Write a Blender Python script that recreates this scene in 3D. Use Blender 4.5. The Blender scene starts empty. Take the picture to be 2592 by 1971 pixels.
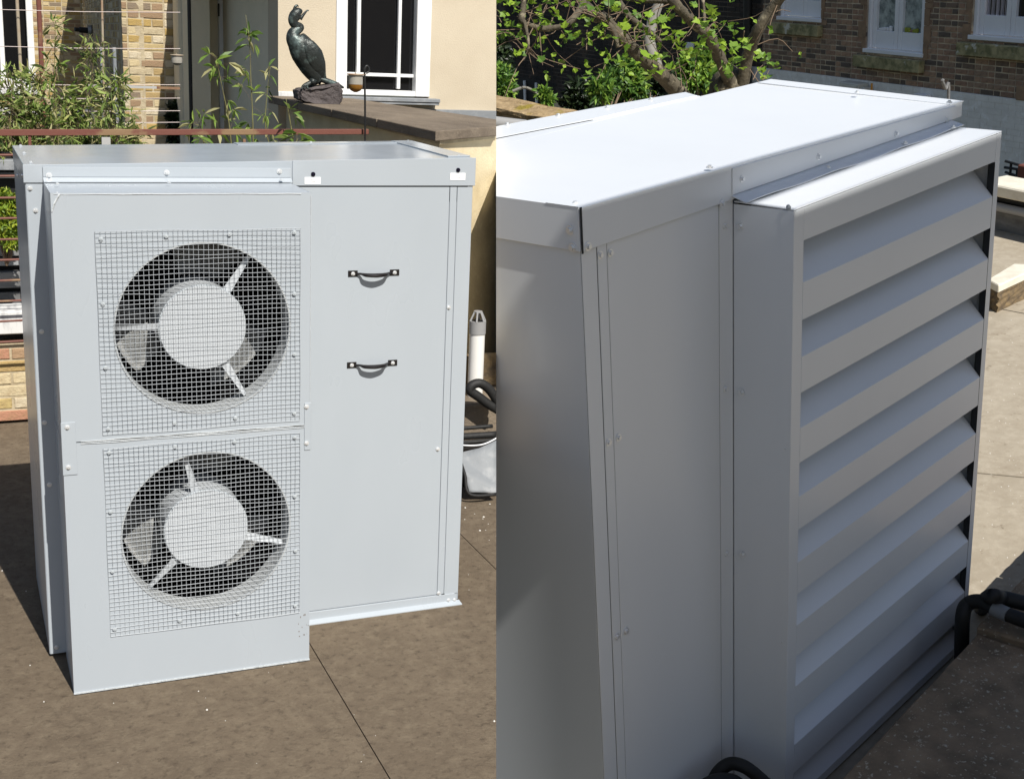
import bpy, bmesh, math, random
from mathutils import Vector, Matrix
R = math.radians
sc = bpy.context.scene
COL = sc.collection
random.seed(7)

# ------------------------------------------------------------------ camera
# Two photographs of two roof places stand side by side in one frame.  World axes are those of the
# first place; the second place has its own frame PL2 and they meet along one vertical cut.
PW, PH, FP = 2592.0, 1971.0, 3250.0
R1 = Matrix(((0.91813, -0.393763, 0.0445865), (-0.0619746, -0.253804, -0.965268), (0.391403, 0.883478, -0.257429)))
T1 = Vector((-1.73453, 1.0063545, 4.8293486))
R2 = Matrix(((0.6819873, -0.7287663, -0.0615877), (-0.2958168, -0.1978518, -0.9345304), (0.668869, 0.6555564, -0.3505137)))
T2 = Vector((0.2554098, 1.3454855, 3.3468444))
CAM1 = -(R1.transposed() @ T1)
CAM2 = -(R2.transposed() @ T2)
cd = bpy.data.cameras.new('camera')
cam = bpy.data.objects.new('camera', cd); COL.objects.link(cam)
SA, SB = .70, 1.75        # scales of the two places, chosen partly to keep their shadows apart: metres per modelling unit
CW_ = CAM1 * SA           # the camera in world space
cam.matrix_world = Matrix.Translation(CW_) @ Matrix((R1[0], -R1[1], -R1[2])).transposed().to_4x4()
cd.sensor_width = 36.0; cd.lens = 36.0 * FP / PW; cd.clip_end = 400; cd.clip_start = 0.05
sc.camera = cam

# ------------------------------------------------------------------ light
SUN = Vector((0.145, -1.0, 1.13)).normalized()
w = bpy.data.worlds.new('World'); sc.world = w; w.use_nodes = True
nt = w.node_tree; nt.nodes.clear()
sky = nt.nodes.new('ShaderNodeTexSky'); sky.sky_type = 'NISHITA'; sky.sun_disc = False
sky.sun_elevation = math.asin(SUN.z); sky.sun_rotation = math.atan2(SUN.x, SUN.y)
bg = nt.nodes.new('ShaderNodeBackground'); bg.inputs['Strength'].default_value = 0.066
wo = nt.nodes.new('ShaderNodeOutputWorld')
nt.links.new(sky.outputs[0], bg.inputs[0]); nt.links.new(bg.outputs[0], wo.inputs[0])
sd = bpy.data.lights.new('sun', 'SUN'); sd.energy = 5.0; sd.angle = R(0.42); sd.color = (1.0, 0.955, 0.88)
so = bpy.data.objects.new('sun', sd); COL.objects.link(so)
so.rotation_euler = SUN.to_track_quat('Z', 'Y').to_euler(); so.location = (0, -6, 12)
sc.view_settings.view_transform = 'Standard'; sc.view_settings.look = 'None'
sc.view_settings.exposure = .26; sc.view_settings.gamma = 1; sc.view_settings.use_curve_mapping = False

# ------------------------------------------------------------------ places
class Place:
    def __init__(s, Rm, T, cam, side, M):
        s.R, s.T, s.cam, s.side, s.M = Rm, T, cam, side, M
        n = Rm.transposed() @ Vector((FP, 0, 40.0)); s.n = n.normalized()
    def ray(s, px, py):
        return s.R.transposed() @ Vector(((px - PW / 2) / FP, (py - PH / 2) / FP, 1))
    def at(s, px, py, ax, v):
        d = s.ray(px, py); return s.cam + d * ((v - s.cam[ax]) / d[ax])
    def dist(s, p):                       # >0 : on this place's side of the cut
        return s.side * s.n.dot(Vector(p) - s.cam)
M2 = Matrix.Translation(CW_) @ (R1.transposed() @ R2).to_4x4() @ Matrix.Scale(SB, 4) @ Matrix.Translation(-CAM2)
A = Place(R1, T1, CAM1, -1, Matrix.Scale(SA, 4))
B = Place(R2, T2, CAM2, 1, M2)
CUR = A

class Plane:                              # upright wall plane: origin, unit direction to the right as seen
    def __init__(s, o, u):
        s.o = Vector(o); s.u = Vector((u[0], u[1], 0)).normalized(); s.n = Vector((s.u.y, -s.u.x, 0))
        s.ang = math.atan2(s.u.y, s.u.x)
    def pt(s, a, z, d=0.0):
        p = s.o + s.u * a + s.n * d; return Vector((p.x, p.y, z))
    def px(s, x, y):
        d = CUR.ray(x, y); k = s.n.dot(s.o - CUR.cam) / s.n.dot(d); p = CUR.cam + d * k
        return s.u.dot(p - s.o), p.z

# ------------------------------------------------------------------ materials
def mat(name, col=(.5, .5, .5), rough=.6, metal=0.0, spec=.5, col2=None, scale=8.0, bump=0.0, bscale=None, detail=6.0,
        obj_rand=None, isl_rand=None, lo=.35, hi=.65, trans=0.0, alpha=1.0, col3=None, s3=40.0, lo3=.62, hi3=.68, sub=0.0,
        stretch=(1, 1, 1), coat=0.0, rvar=0.0, bdist=.01, col4=None, s4=20.0, lo4=.55, hi4=.6, det3=3.0, rgh=.6):
    m = bpy.data.materials.new(name); m.use_nodes = True; n = m.node_tree; N = n.nodes; L = n.links
    b = N['Principled BSDF']; b.inputs['Roughness'].default_value = rough; b.inputs['Metallic'].default_value = metal
    b.inputs['Specular IOR Level'].default_value = spec; b.inputs['Coat Weight'].default_value = coat
    b.inputs['Coat Roughness'].default_value = .12
    b.inputs['Transmission Weight'].default_value = trans; b.inputs['Alpha'].default_value = alpha
    tc = N.new('ShaderNodeTexCoord'); mp = N.new('ShaderNodeMapping'); mp.inputs['Scale'].default_value = stretch
    L.new(tc.outputs['Object'], mp.inputs[0]); V = mp.outputs[0]
    def rgb(c): q = N.new('ShaderNodeRGB'); q.outputs[0].default_value = (*c, 1); return q.outputs[0]
    def noise(s, d=detail, r=rgh):
        q = N.new('ShaderNodeTexNoise'); q.inputs['Scale'].default_value = s; q.inputs['Detail'].default_value = d
        q.inputs['Roughness'].default_value = r; L.new(V, q.inputs['Vector']); return q.outputs['Fac']
    def rng(f, a, c, x=0, y=1):
        q = N.new('ShaderNodeMapRange'); q.inputs[1].default_value = a; q.inputs[2].default_value = c
        q.inputs[3].default_value = x; q.inputs[4].default_value = y; L.new(f, q.inputs[0]); return q.outputs[0]
    def mix(f, a, c, mode='MIX'):
        q = N.new('ShaderNodeMix'); q.data_type = 'RGBA'; q.blend_type = mode
        if isinstance(f, float): q.inputs[0].default_value = f
        else: L.new(f, q.inputs[0])
        L.new(a, q.inputs[6]); L.new(c, q.inputs[7]); return q.outputs[2]
    out = rgb(col)
    if obj_rand or isl_rand:
        cols = obj_rand or isl_rand
        if obj_rand: src = N.new('ShaderNodeObjectInfo').outputs['Random']
        else: src = N.new('ShaderNodeNewGeometry').outputs['Random Per Island']
        cr = N.new('ShaderNodeValToRGB'); cr.color_ramp.interpolation = 'CONSTANT'
        e = cr.color_ramp.elements
        while len(e) < len(cols): e.new(.5)
        for i, c in enumerate(cols): e[i].position = i / len(cols); e[i].color = (*c, 1)
        L.new(src, cr.inputs[0]); out = cr.outputs[0]
    if col2:
        f = rng(noise(scale), lo, hi)
        out = mix(f, out, rgb(col2)) if not (obj_rand or isl_rand) else mix(rng(noise(scale), lo, hi, 0, .55), out, rgb(col2))
    if col3: out = mix(rng(noise(s3, det3), lo3, hi3), out, rgb(col3))
    if col4: out = mix(rng(noise(s4, 8.0, .72), lo4, hi4), out, rgb(col4))
    L.new(out, b.inputs['Base Color'])
    if sub:
        b.inputs['Subsurface Weight'].default_value = 0
        tr = N.new('ShaderNodeBsdfTranslucent'); L.new(out, tr.inputs[0]); ms = N.new('ShaderNodeMixShader'); ms.inputs[0].default_value = sub
        L.new(b.outputs[0], ms.inputs[1]); L.new(tr.outputs[0], ms.inputs[2]); L.new(ms.outputs[0], N['Material Output'].inputs[0])
    if rvar: L.new(rng(noise(3.0, 3.0), .3, .7, rough - rvar, rough + rvar), b.inputs['Roughness'])
    if bump:
        bp = N.new('ShaderNodeBump'); bp.inputs['Strength'].default_value = bump; bp.inputs['Distance'].default_value = bdist
        L.new(noise(bscale or scale * 3), bp.inputs['Height']); L.new(bp.outputs[0], b.inputs['Normal'])
    return m

YB = [(.44, .34, .17), (.54, .44, .26), (.38, .27, .12), (.30, .20, .12), (.58, .50, .36), (.42, .29, .10), (.22, .17, .12), (.48, .40, .26)]
YBl = [(.38, .25, .15), (.58, .48, .30), (.48, .37, .16), (.44, .22, .14), (.56, .48, .34), (.44, .31, .13), (.56, .47, .30)]
DB = [(.34, .205, .135), (.27, .17, .115), (.20, .14, .10), (.40, .25, .16), (.13, .10, .078), (.33, .22, .15)]
SB = [(.045, .036, .030), (.065, .048, .038), (.030, .026, .023), (.085, .058, .042)]
M = dict(
 paint=mat('grey_paint', (.402, .441, .480), .30, spec=.5, col2=(.385, .424, .463), scale=1.7, detail=3, lo=.3, hi=.7, stretch=(1.6, 1, .6), rvar=.04, bump=.03, bscale=2.0),
 paint_top=mat('grey_paint_lid', (.37, .41, .45), .22, spec=.55, col2=(.355, .395, .435), scale=1.5, rvar=.05, bump=.035, bscale=1.6),
 paint_w=mat('pale_grey_paint', (.745, .775, .81), .27, spec=.5, col2=(.715, .745, .78), scale=1.5, detail=3, lo=.3, hi=.7, stretch=(1.6, 1, .6), bump=.02, bscale=.9),
 joint=mat('joint_mastic', (.52, .55, .57), .5, bump=.6, bscale=60),
 dark_gap=mat('dark_gap', (.02, .022, .025), .8),
 galv=mat('galvanised_wire', (.43, .46, .49), .5, metal=.2),
 bolt=mat('zinc_bolt', (.78, .80, .82), .32, metal=.55),
 rivet=mat('rivet_washer', (.46, .50, .53), .4, metal=.1),
 fan=mat('fan_grey', (.34, .35, .35), .5), fan_dark=mat('fan_duct_dark', (.38, .40, .41), .55), hub=mat('fan_hub', (.47, .50, .53), .4),
 black=mat('matt_black', (.006, .006, .007), .6), coil=mat('coil_black', (.002, .002, .0025), .9, spec=.1),
 handle=mat('handle_black', (.012, .010, .010), .3), lock=mat('cam_lock_dark', (.02, .02, .05), .15, metal=.7),
 white=mat('sticker_white', (.86, .86, .87), .4), ink=mat('sticker_ink', (.45, .45, .46), .6),
 deck=mat('roof_felt_brown', (.180, .140, .098), .9, rgh=.76, spec=.2, col2=(.130, .100, .070), scale=5.5, lo=.34, hi=.66, detail=12.0, col3=(.215, .172, .120), s3=17, lo3=.47, hi3=.72, det3=12.0, col4=(.075, .056, .040), s4=30, lo4=.52, hi4=.72, bump=.9, bscale=75, bdist=.006),
 deck_gap=mat('deck_gap_dirt', (.05, .038, .026), .95, col2=(.07, .05, .035), scale=30),
 deck2=mat('roof_felt_pale', (.37, .325, .255), .88, rgh=.74, spec=.2, col2=(.31, .265, .20), scale=4.0, detail=12, col3=(.43, .38, .30), s3=14, lo3=.46, hi3=.72, det3=12.0, col4=(.20, .165, .12), s4=16, lo4=.60, hi4=.70, bump=.5, bscale=55, bdist=.006),
 chip=mat('pale_grit', (.62, .60, .55), .8), 
 brickY=mat('yellow_stock_brick', obj_rand=YB, col2=(.30, .22, .12), scale=22, lo=.5, hi=.75, rough=.9, bump=.5, bscale=70),
 brickYs=mat('yellow_stock_brick_joined', isl_rand=YB, col2=(.30, .22, .12), scale=22, lo=.5, hi=.75, rough=.9, bump=.5, bscale=70),
 brickL=mat('red_and_yellow_stock_brick', obj_rand=YBl, col2=(.30, .20, .10), scale=20, lo=.45, hi=.75, rough=.9, bump=.6, bscale=60),
 mortarY=mat('lime_mortar', (.52, .44, .30), .95, col2=(.38, .31, .20), scale=14, bump=.4, bscale=60),
 brickD=mat('dark_london_brick', obj_rand=DB, col2=(.07, .055, .045), scale=16, lo=.5, hi=.75, rough=.9, bump=.4, bscale=60),
 brickDs=mat('dark_london_brick_joined', isl_rand=DB, col2=(.03, .026, .022), scale=16, lo=.5, hi=.75, rough=.9, bump=.4, bscale=60),
 mortarD=mat('brown_mortar', (.66, .54, .38), .95, col2=(.34, .27, .20), scale=5, lo=.4, hi=.6, bump=.3, bscale=50),
 brickS=mat('shade_dark_brick', isl_rand=SB, col2=(.012, .011, .010), scale=1.6, lo=.42, hi=.55, rough=.9),  # near-black tone puts the far wall's shade into the brick colour
 mortarS=mat('shade_dark_mortar', (.14, .115, .09), .95, col2=(.025, .022, .02), scale=1.3, lo=.42, hi=.58),  # mortar darkened for the same shade
 brickP=mat('painted_brick', (.88, .85, .80), .7, col2=(.76, .735, .69), scale=6, col3=(.90, .88, .85), s3=9, lo3=.58, hi3=.62, bump=.3, bscale=30),
 cream=mat('cream_render', (.58, .505, .385), .9, col2=(.54, .465, .35), scale=3, bump=.25, bscale=90, spec=.2),
 cream_dirty=mat('cream_render_weathered', (.68, .58, .39), .9, col2=(.57, .47, .30), scale=4.5, lo=.42, hi=.68, col3=(.72, .62, .42), s3=14, lo3=.6, hi3=.7, bump=.35, bscale=80, spec=.2),
 recess_render=mat('cream_render_lifted', (.80, .72, .55), .9, col2=(.72, .66, .50), scale=3, bump=.2, bscale=60, spec=.2),  # cream render again, lightened to offset the deep shade of the recess
 whitep=mat('white_gloss_paint', (.80, .80, .79), .45, col2=(.72, .72, .70), scale=12, lo=.5, hi=.7, bump=.15, bscale=40),
 whitepale=mat('lilac_white_paint', (.87, .86, .87), .5, col2=(.84, .835, .85), scale=6),
 greyp=mat('blue_grey_paint', (.80, .82, .84), .5),
 glass=mat('window_glass_dark', (.008, .008, .009), .06, spec=.6), glass2=mat('window_glass_grey', (.50, .55, .52), .08, spec=.6, col2=(.14, .17, .17), scale=6, lo=.4, hi=.62),
 curtain=mat('pale_curtain', (.62, .63, .72), .9), net=mat('net_curtain', (.35, .38, .36), .9, col2=(.16, .19, .18), scale=7, lo=.4, hi=.6),
 lead=mat('lead_sheet', (.22, .235, .25), .65, metal=.0, col2=(.34, .35, .36), scale=9, lo=.48, hi=.7, bump=.3, bscale=20),
 lead_d=mat('dark_grey_cladding', (.20, .20, .20), .7, col2=(.10, .10, .10), scale=7, stretch=(.3, 1, 3), bump=.2),
 whitewash=mat('weathered_white_paint', (.68, .68, .67), .7, col2=(.36, .36, .37), scale=10, lo=.5, hi=.72, stretch=(2.5, 1, .5)),
 stone=mat('brown_coping_stone', (.235, .190, .142), .9, rgh=.72, col2=(.150, .120, .090), scale=4, stretch=(1, .35, 1), col3=(.26, .21, .155), s3=30, lo3=.6, hi3=.72, bump=.7, bscale=45, spec=.25),
 stone_edge=mat('pebbled_coping_stone', (.33, .245, .165), .92, col2=(.17, .13, .09), scale=7, col3=(.48, .43, .34), s3=75, lo3=.61, hi3=.66, bump=.9, bscale=95, bdist=.008, spec=.25),
 mossy=mat('mossy_sandstone', (.42, .31, .17), .95, col2=(.26, .18, .09), scale=18, stretch=(1, 1, 1), col3=(.26, .20, .03), s3=5, lo3=.58, hi3=.66, bump=1.0, bscale=28, bdist=.02),
 paleblock=mat('pale_weathered_stone', (.74, .70, .60), .85, col2=(.60, .56, .46), scale=8, bump=.4, bscale=40),
 mudstone=mat('mossy_stone_side', (.20, .14, .07), .95, col2=(.08, .06, .04), scale=18, bump=.9, bscale=40),
 slate=mat('grey_slate_rock', (.105, .088, .085), .75, col2=(.060, .050, .050), scale=7, bump=1.0, bscale=22, bdist=.02),
 bronze=mat('verdigris_bronze', (.030, .036, .034), .38, metal=.35, col2=(.14, .19, .18), scale=11, lo=.53, hi=.72, bump=.6, bscale=38, bdist=.006, detail=8),
 rust=mat('rusty_red_iron', (.16, .055, .038), .6, col2=(.24, .15, .08), scale=5, lo=.55, hi=.62, stretch=(.6, 1, 1), bump=.2),
 rust_pipe=mat('rusty_pipe', (.36, .30, .22), .6, col2=(.26, .12, .05), scale=2.2, lo=.45, hi=.6),
 wire=mat('trellis_wire', (.30, .26, .25), .5, metal=.5), 
 grey_post=mat('grey_steel_post', (.40, .40, .39), .6),
 iron=mat('black_iron', (.012, .012, .012), .5), jar=mat('jar_glass', (.34, .32, .28), .15, spec=.6), amber=mat('amber_wax', (.22, .10, .015), .25),
 plastic_w=mat('white_plastic_pipe', (.78, .77, .74), .4), plastic_g=mat('grey_plastic', (.30, .30, .30), .5),
 foam=mat('black_foam_lagging', (.010, .010, .010), .65, bump=.2, bscale=60), tape=mat('grey_tape', (.22, .23, .24), .35),
 cable=mat('white_cable', (.75, .76, .78), .4),
 bark=mat('plane_bark', (.125, .105, .070), .9, col2=(.055, .046, .033), scale=9, stretch=(1, 1, 1), col3=(.22, .19, .13), s3=11, lo3=.6, hi3=.66, bump=.9, bscale=35, bdist=.02),
 bark_g=mat('pale_grey_bark', (.26, .25, .22), .9, col2=(.17, .16, .14), scale=6, bump=.4, bscale=20),
 twig=mat('twig', (.17, .12, .08), .9),
 leafP=mat('young_plane_leaf', obj_rand=[(.22, .36, .03), (.15, .28, .025), (.28, .42, .04), (.10, .20, .03), (.20, .33, .05)], rough=.5, sub=.35, spec=.4),
 leafPm=mat('young_plane_leaf_mass', isl_rand=[(.24, .38, .03), (.17, .30, .03), (.30, .44, .05), (.11, .21, .03)], rough=.5, sub=.35),
 leafB=mat('bamboo_leaf', obj_rand=[(.22, .33, .06), (.16, .27, .05), (.30, .40, .10), (.12, .20, .05), (.42, .40, .20)], rough=.5, sub=.3, spec=.4),
 leafBm=mat('bamboo_leaf_mass', isl_rand=[(.24, .32, .08), (.15, .22, .05), (.32, .40, .12), (.08, .12, .03), (.44, .41, .20), (.38, .40, .13)], rough=.55, sub=.2, spec=.4),
 leafS=mat('shrub_leaf_mass', isl_rand=[(.12, .24, .035), (.08, .17, .03), (.20, .34, .05), (.045, .10, .025), (.28, .40, .07)], rough=.5, sub=.3, spec=.4),
 leafD=mat('dark_ivy_leaf_mass', isl_rand=[(.010, .022, .008), (.018, .035, .010), (.008, .016, .006), (.03, .05, .015)], rough=.45, sub=.1),
 leafY=mat('lime_shrub_leaf_mass', isl_rand=[(.30, .38, .03), (.20, .30, .03), (.14, .22, .03), (.42, .46, .06)], rough=.5, sub=.3),
 culm=mat('bamboo_culm', (.24, .24, .08), .5, col2=(.12, .10, .05), scale=6),
 soil=mat('garden_soil', (.03, .025, .018), .95, col2=(.02, .03, .012), scale=3),
 mustard=mat('cream_plastic_box', (.62, .60, .52), .5), orange=mat('orange_cable', (.7, .30, .04), .5),
 sillstone=mat('mossy_sill_stone', (.42, .36, .19), .9, col2=(.18, .17, .08), scale=7, lo=.42, hi=.6, col3=(.60, .58, .50), s3=5, lo3=.6, hi3=.66, bump=.5, bscale=30),
 rubbed=mat('rubbed_brick_render', (.36, .23, .14), .9, col2=(.24, .16, .10), scale=9),
)

# ------------------------------------------------------------------ object helpers
def tag(o, label=None, cat=None, group=None, kind=None):
    if label: o['label'] = label
    if cat: o['category'] = cat
    if group: o['group'] = group
    if kind: o['kind'] = kind
    return o
BASE = {}                                  # thing -> (place, base point)
def clip(bm):
    ds = [CUR.dist(v.co) for v in bm.verts]
    if not ds: return False
    if min(ds) >= -1e-5: return True
    if max(ds) <= 0: return False
    n = CUR.n * CUR.side
    r = bmesh.ops.bisect_plane(bm, geom=bm.verts[:] + bm.edges[:] + bm.faces[:], plane_co=CUR.cam, plane_no=n, clear_inner=True, dist=1e-5)
    ed = [g for g in r['geom_cut'] if isinstance(g, bmesh.types.BMEdge) and g.is_valid and g.is_boundary]
    if ed:
        try: bmesh.ops.holes_fill(bm, edges=ed, sides=0)
        except Exception: pass
    return len(bm.faces) > 0
def thing(name, label, cat, base, group=None):
    o = bpy.data.objects.new(name, None); COL.objects.link(o); o.empty_display_size = .1
    o.matrix_world = CUR.M @ Matrix.Translation(Vector(base)); BASE[o.name] = Vector(base)
    return tag(o, label, cat, group)
def obj(name, bm, m, parent=None, base=None, smooth=False, mods=None):
    """links the bmesh (place coordinates) as one mesh object"""
    if not clip(bm): bm.free(); return None
    b = BASE[parent.name] if parent is not None else Vector(base if base is not None else (0, 0, 0))
    for v in bm.verts: v.co -= b
    me = bpy.data.meshes.new(name); bm.normal_update(); bm.to_mesh(me); bm.free()
    ms = m if isinstance(m, (list, tuple)) else [m]
    for q in ms: me.materials.append(M[q])
    if smooth:
        for p in me.polygons: p.use_smooth = True
        if smooth != 'all': me.set_sharp_from_angle(angle=R(35))
    o = bpy.data.objects.new(name, me); COL.objects.link(o)
    if parent is not None: o.parent = parent; BASE[o.name] = b
    else: o.matrix_world = CUR.M @ Matrix.Translation(b); BASE[o.name] = b
    return o
def NB(): return bmesh.new()
def quadbox(bm, c8, bevel=0.0, mi=0):
    vs = [bm.verts.new(c) for c in c8]
    fs = [bm.faces.new([vs[i] for i in q]) for q in ((0, 3, 2, 1), (4, 5, 6, 7), (0, 1, 5, 4), (1, 2, 6, 5), (2, 3, 7, 6), (3, 0, 4, 7))]
    for f in fs: f.material_index = mi
    if bevel:
        es = list({e for f in fs for e in f.edges})
        bmesh.ops.bevel(bm, geom=es, offset=bevel, segments=1, profile=.5, affect='EDGES', clamp_overlap=True)
    return vs
def box(bm, x0, x1, y0, y1, z0, z1, bevel=0.0, zt=None, mi=0):
    """axis box; zt=(z at x0, z at x1) gives a sloping top"""
    a, b = (z1, z1) if zt is None else zt
    return quadbox(bm, [(x0, y0, z0), (x1, y0, z0), (x1, y1, z0), (x0, y1, z0), (x0, y0, a), (x1, y0, b), (x1, y1, b), (x0, y1, a)], bevel, mi)
def pbox(bm, P, a0, a1, z0, z1, d0, d1, bevel=0.0, mi=0):
    """box on a wall plane, d = distance out of the wall towards the viewer"""
    c = [P.pt(a0, z0, d1), P.pt(a1, z0, d1), P.pt(a1, z0, d0), P.pt(a0, z0, d0), P.pt(a0, z1, d1), P.pt(a1, z1, d1), P.pt(a1, z1, d0), P.pt(a0, z1, d0)]
    return quadbox(bm, c, bevel, mi)
def frame_of(t):
    t = t.normalized(); a = Vector((0, 0, 1)) if abs(t.z) < .9 else Vector((1, 0, 0))
    x = t.cross(a).normalized(); return x, t.cross(x).normalized()
def spline(pts, n=6):
    pts = [Vector(p) for p in pts]
    if len(pts) < 3: return pts
    out = []; P = [pts[0] * 2 - pts[1]] + pts + [pts[-1] * 2 - pts[-2]]
    for i in range(1, len(P) - 2):
        for k in range(n):
            t = k / n; a, b, c, d = P[i - 1], P[i], P[i + 1], P[i + 2]
            out.append(.5 * ((2 * b) + (c - a) * t + (2 * a - 5 * b + 4 * c - d) * t * t + (3 * b - a - 3 * c + d) * t ** 3))
    out.append(pts[-1]); return out
def tube(bm, pts, r, seg=8, caps=True, flat=1.0, jit=0.0, up=None):
    """r: number or list along pts"""
    n = len(pts); pts = [Vector(p) for p in pts]
    rs = [r] * n if not isinstance(r, (list, tuple)) else [r[min(len(r) - 1, 0) if n == 1 else 0] for _ in range(n)]
    if isinstance(r, (list, tuple)):
        for i in range(n):
            f = i / (n - 1) * (len(r) - 1); k = min(int(f), len(r) - 2); rs[i] = r[k] + (r[k + 1] - r[k]) * (f - k)
    rings = []; px = None
    for i, p in enumerate(pts):
        t = (pts[min(i + 1, n - 1)] - pts[max(i - 1, 0)])
        if px is None: x, y = frame_of(t) if up is None else (t.normalized().cross(up).normalized(), None)
        else: x = (px - t.normalized() * px.dot(t.normalized())).normalized()
        y = t.normalized().cross(x).normalized(); px = x
        ring = []
        for k in range(seg):
            a = 2 * math.pi * k / seg; q = rs[i] * (1 + (random.random() - .5) * jit)
            ring.append(bm.verts.new(p + x * math.cos(a) * q + y * math.sin(a) * q * flat))
        rings.append(ring)
    for i in range(n - 1):
        for k in range(seg):
            bm.faces.new((rings[i][k], rings[i][(k + 1) % seg], rings[i + 1][(k + 1) % seg], rings[i + 1][k]))
    if caps: bm.faces.new(rings[0][::-1]); bm.faces.new(rings[-1])
def cyl(bm, p, ax, r, h, seg=16, r2=None):
    p = Vector(p); ax = Vector(ax).normalized(); tube(bm, [p, p + ax * h], [r, r if r2 is None else r2], seg)
def prism(bm, poly, z0, z1, mi=0):
    a = [bm.verts.new((x, y, z0)) for x, y in poly]; b = [bm.verts.new((x, y, z1)) for x, y in poly]; n = len(poly)
    bm.faces.new(a[::-1]); bm.faces.new(b)
    for i in range(n): bm.faces.new((a[i], a[(i + 1) % n], b[(i + 1) % n], b[i]))
    bmesh.ops.recalc_face_normals(bm, faces=bm.faces[:])
def inst(name, me, parent, loc, rot=None, scale=None):
    """child object sharing mesh data; loc in place coordinates; skipped outside the place"""
    if CUR.dist(loc) < .004: return None
    o = bpy.data.objects.new(name, me); COL.objects.link(o); o.parent = parent
    o.location = Vector(loc) - BASE[parent.name]
    if rot is not None: o.rotation_euler = rot
    if scale is not None: o.scale = scale if not isinstance(scale, (int, float)) else (scale,) * 3
    return o

# shared small meshes -------------------------------------------------
def mesh_of(name, bm, m, smooth=False):
    me = bpy.data.meshes.new(name); bm.normal_update(); bm.to_mesh(me); bm.free(); me.materials.append(M[m])
    if smooth:
        for p in me.polygons: p.use_smooth = True
        me.set_sharp_from_angle(angle=R(40))
    return me
def bolt_mesh():                            # hex head on a washer, axis +Z
    b = NB(); cyl(b, (0, 0, 0), (0, 0, 1), .0088, .0018, 14); cyl(b, (0, 0, .0018), (0, 0, 1), .0056, .0048, 6, .0050); return mesh_of('bolt', b, 'bolt', True)
def rivet_mesh():
    b = NB(); cyl(b, (0, 0, 0), (0, 0, 1), .0072, .0013, 14, .0064); cyl(b, (0, 0, .0013), (0, 0, 1), .0034, .0016, 10, .0026); return mesh_of('washer', b, 'rivet', True)
BOLT, RIV = bolt_mesh(), rivet_mesh()
ROT = {'-y': (R(90), 0, 0), '-x': (0, R(-90), 0), 'z': (0, 0, 0), 'x': (0, R(90), 0)}
def bolts(parent, pts, face, ax, v, off=0.0, me=None, name='bolt', sc_=1.0):
    for x, y in pts:
        p = CUR.at(x, y, ax, v)
        r = list(ROT[face]); r[2] += 0
        o = inst(name, me or BOLT, parent, p, r, sc_)
def brick_mesh(L, Hh, D, m, seed):
    rnd = random.Random(seed); b = NB(); c = .004
    def j(s=.0022): return (rnd.random() - .5) * 2 * s
    f = [b.verts.new((x + j(), -j(.002), z + j())) for x, z in ((c, c), (L - c, c), (L - c, Hh - c), (c, Hh - c))]
    e = [b.verts.new((x + j(.0012), c, z + j(.0012))) for x, z in ((0, 0), (L, 0), (L, Hh), (0, Hh))]
    k = [b.verts.new((x, D, z)) for x, z in ((0, 0), (L, 0), (L, Hh), (0, Hh))]
    b.faces.new(f)
    for i in range(4):
        b.faces.new((e[i], e[(i + 1) % 4], f[(i + 1) % 4], f[i])); b.faces.new((k[i], k[(i + 1) % 4], e[(i + 1) % 4], e[i]))
    bmesh.ops.recalc_face_normals(b, faces=b.faces[:])
    return mesh_of('brick', b, m)
def wall_cells(bm, P, a0, a1, z0, z1, holes, d0, d1):
    xs = sorted({a0, a1, *[min(max(h[i], a0), a1) for h in holes for i in (0, 1)]}); zs = sorted({z0, z1, *[min(max(h[i], z0), z1) for h in holes for i in (2, 3)]})
    for i in range(len(xs) - 1):
        for k in range(len(zs) - 1):
            cx, cz = (xs[i] + xs[i + 1]) / 2, (zs[k] + zs[k + 1]) / 2
            if any(h[0] < cx < h[1] and h[2] < cz < h[3] for h in holes): continue
            if xs[i + 1] - xs[i] > 1e-4 and zs[k + 1] - zs[k] > 1e-4: pbox(bm, P, xs[i], xs[i + 1], zs[k], zs[k + 1], d0, d1)
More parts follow.
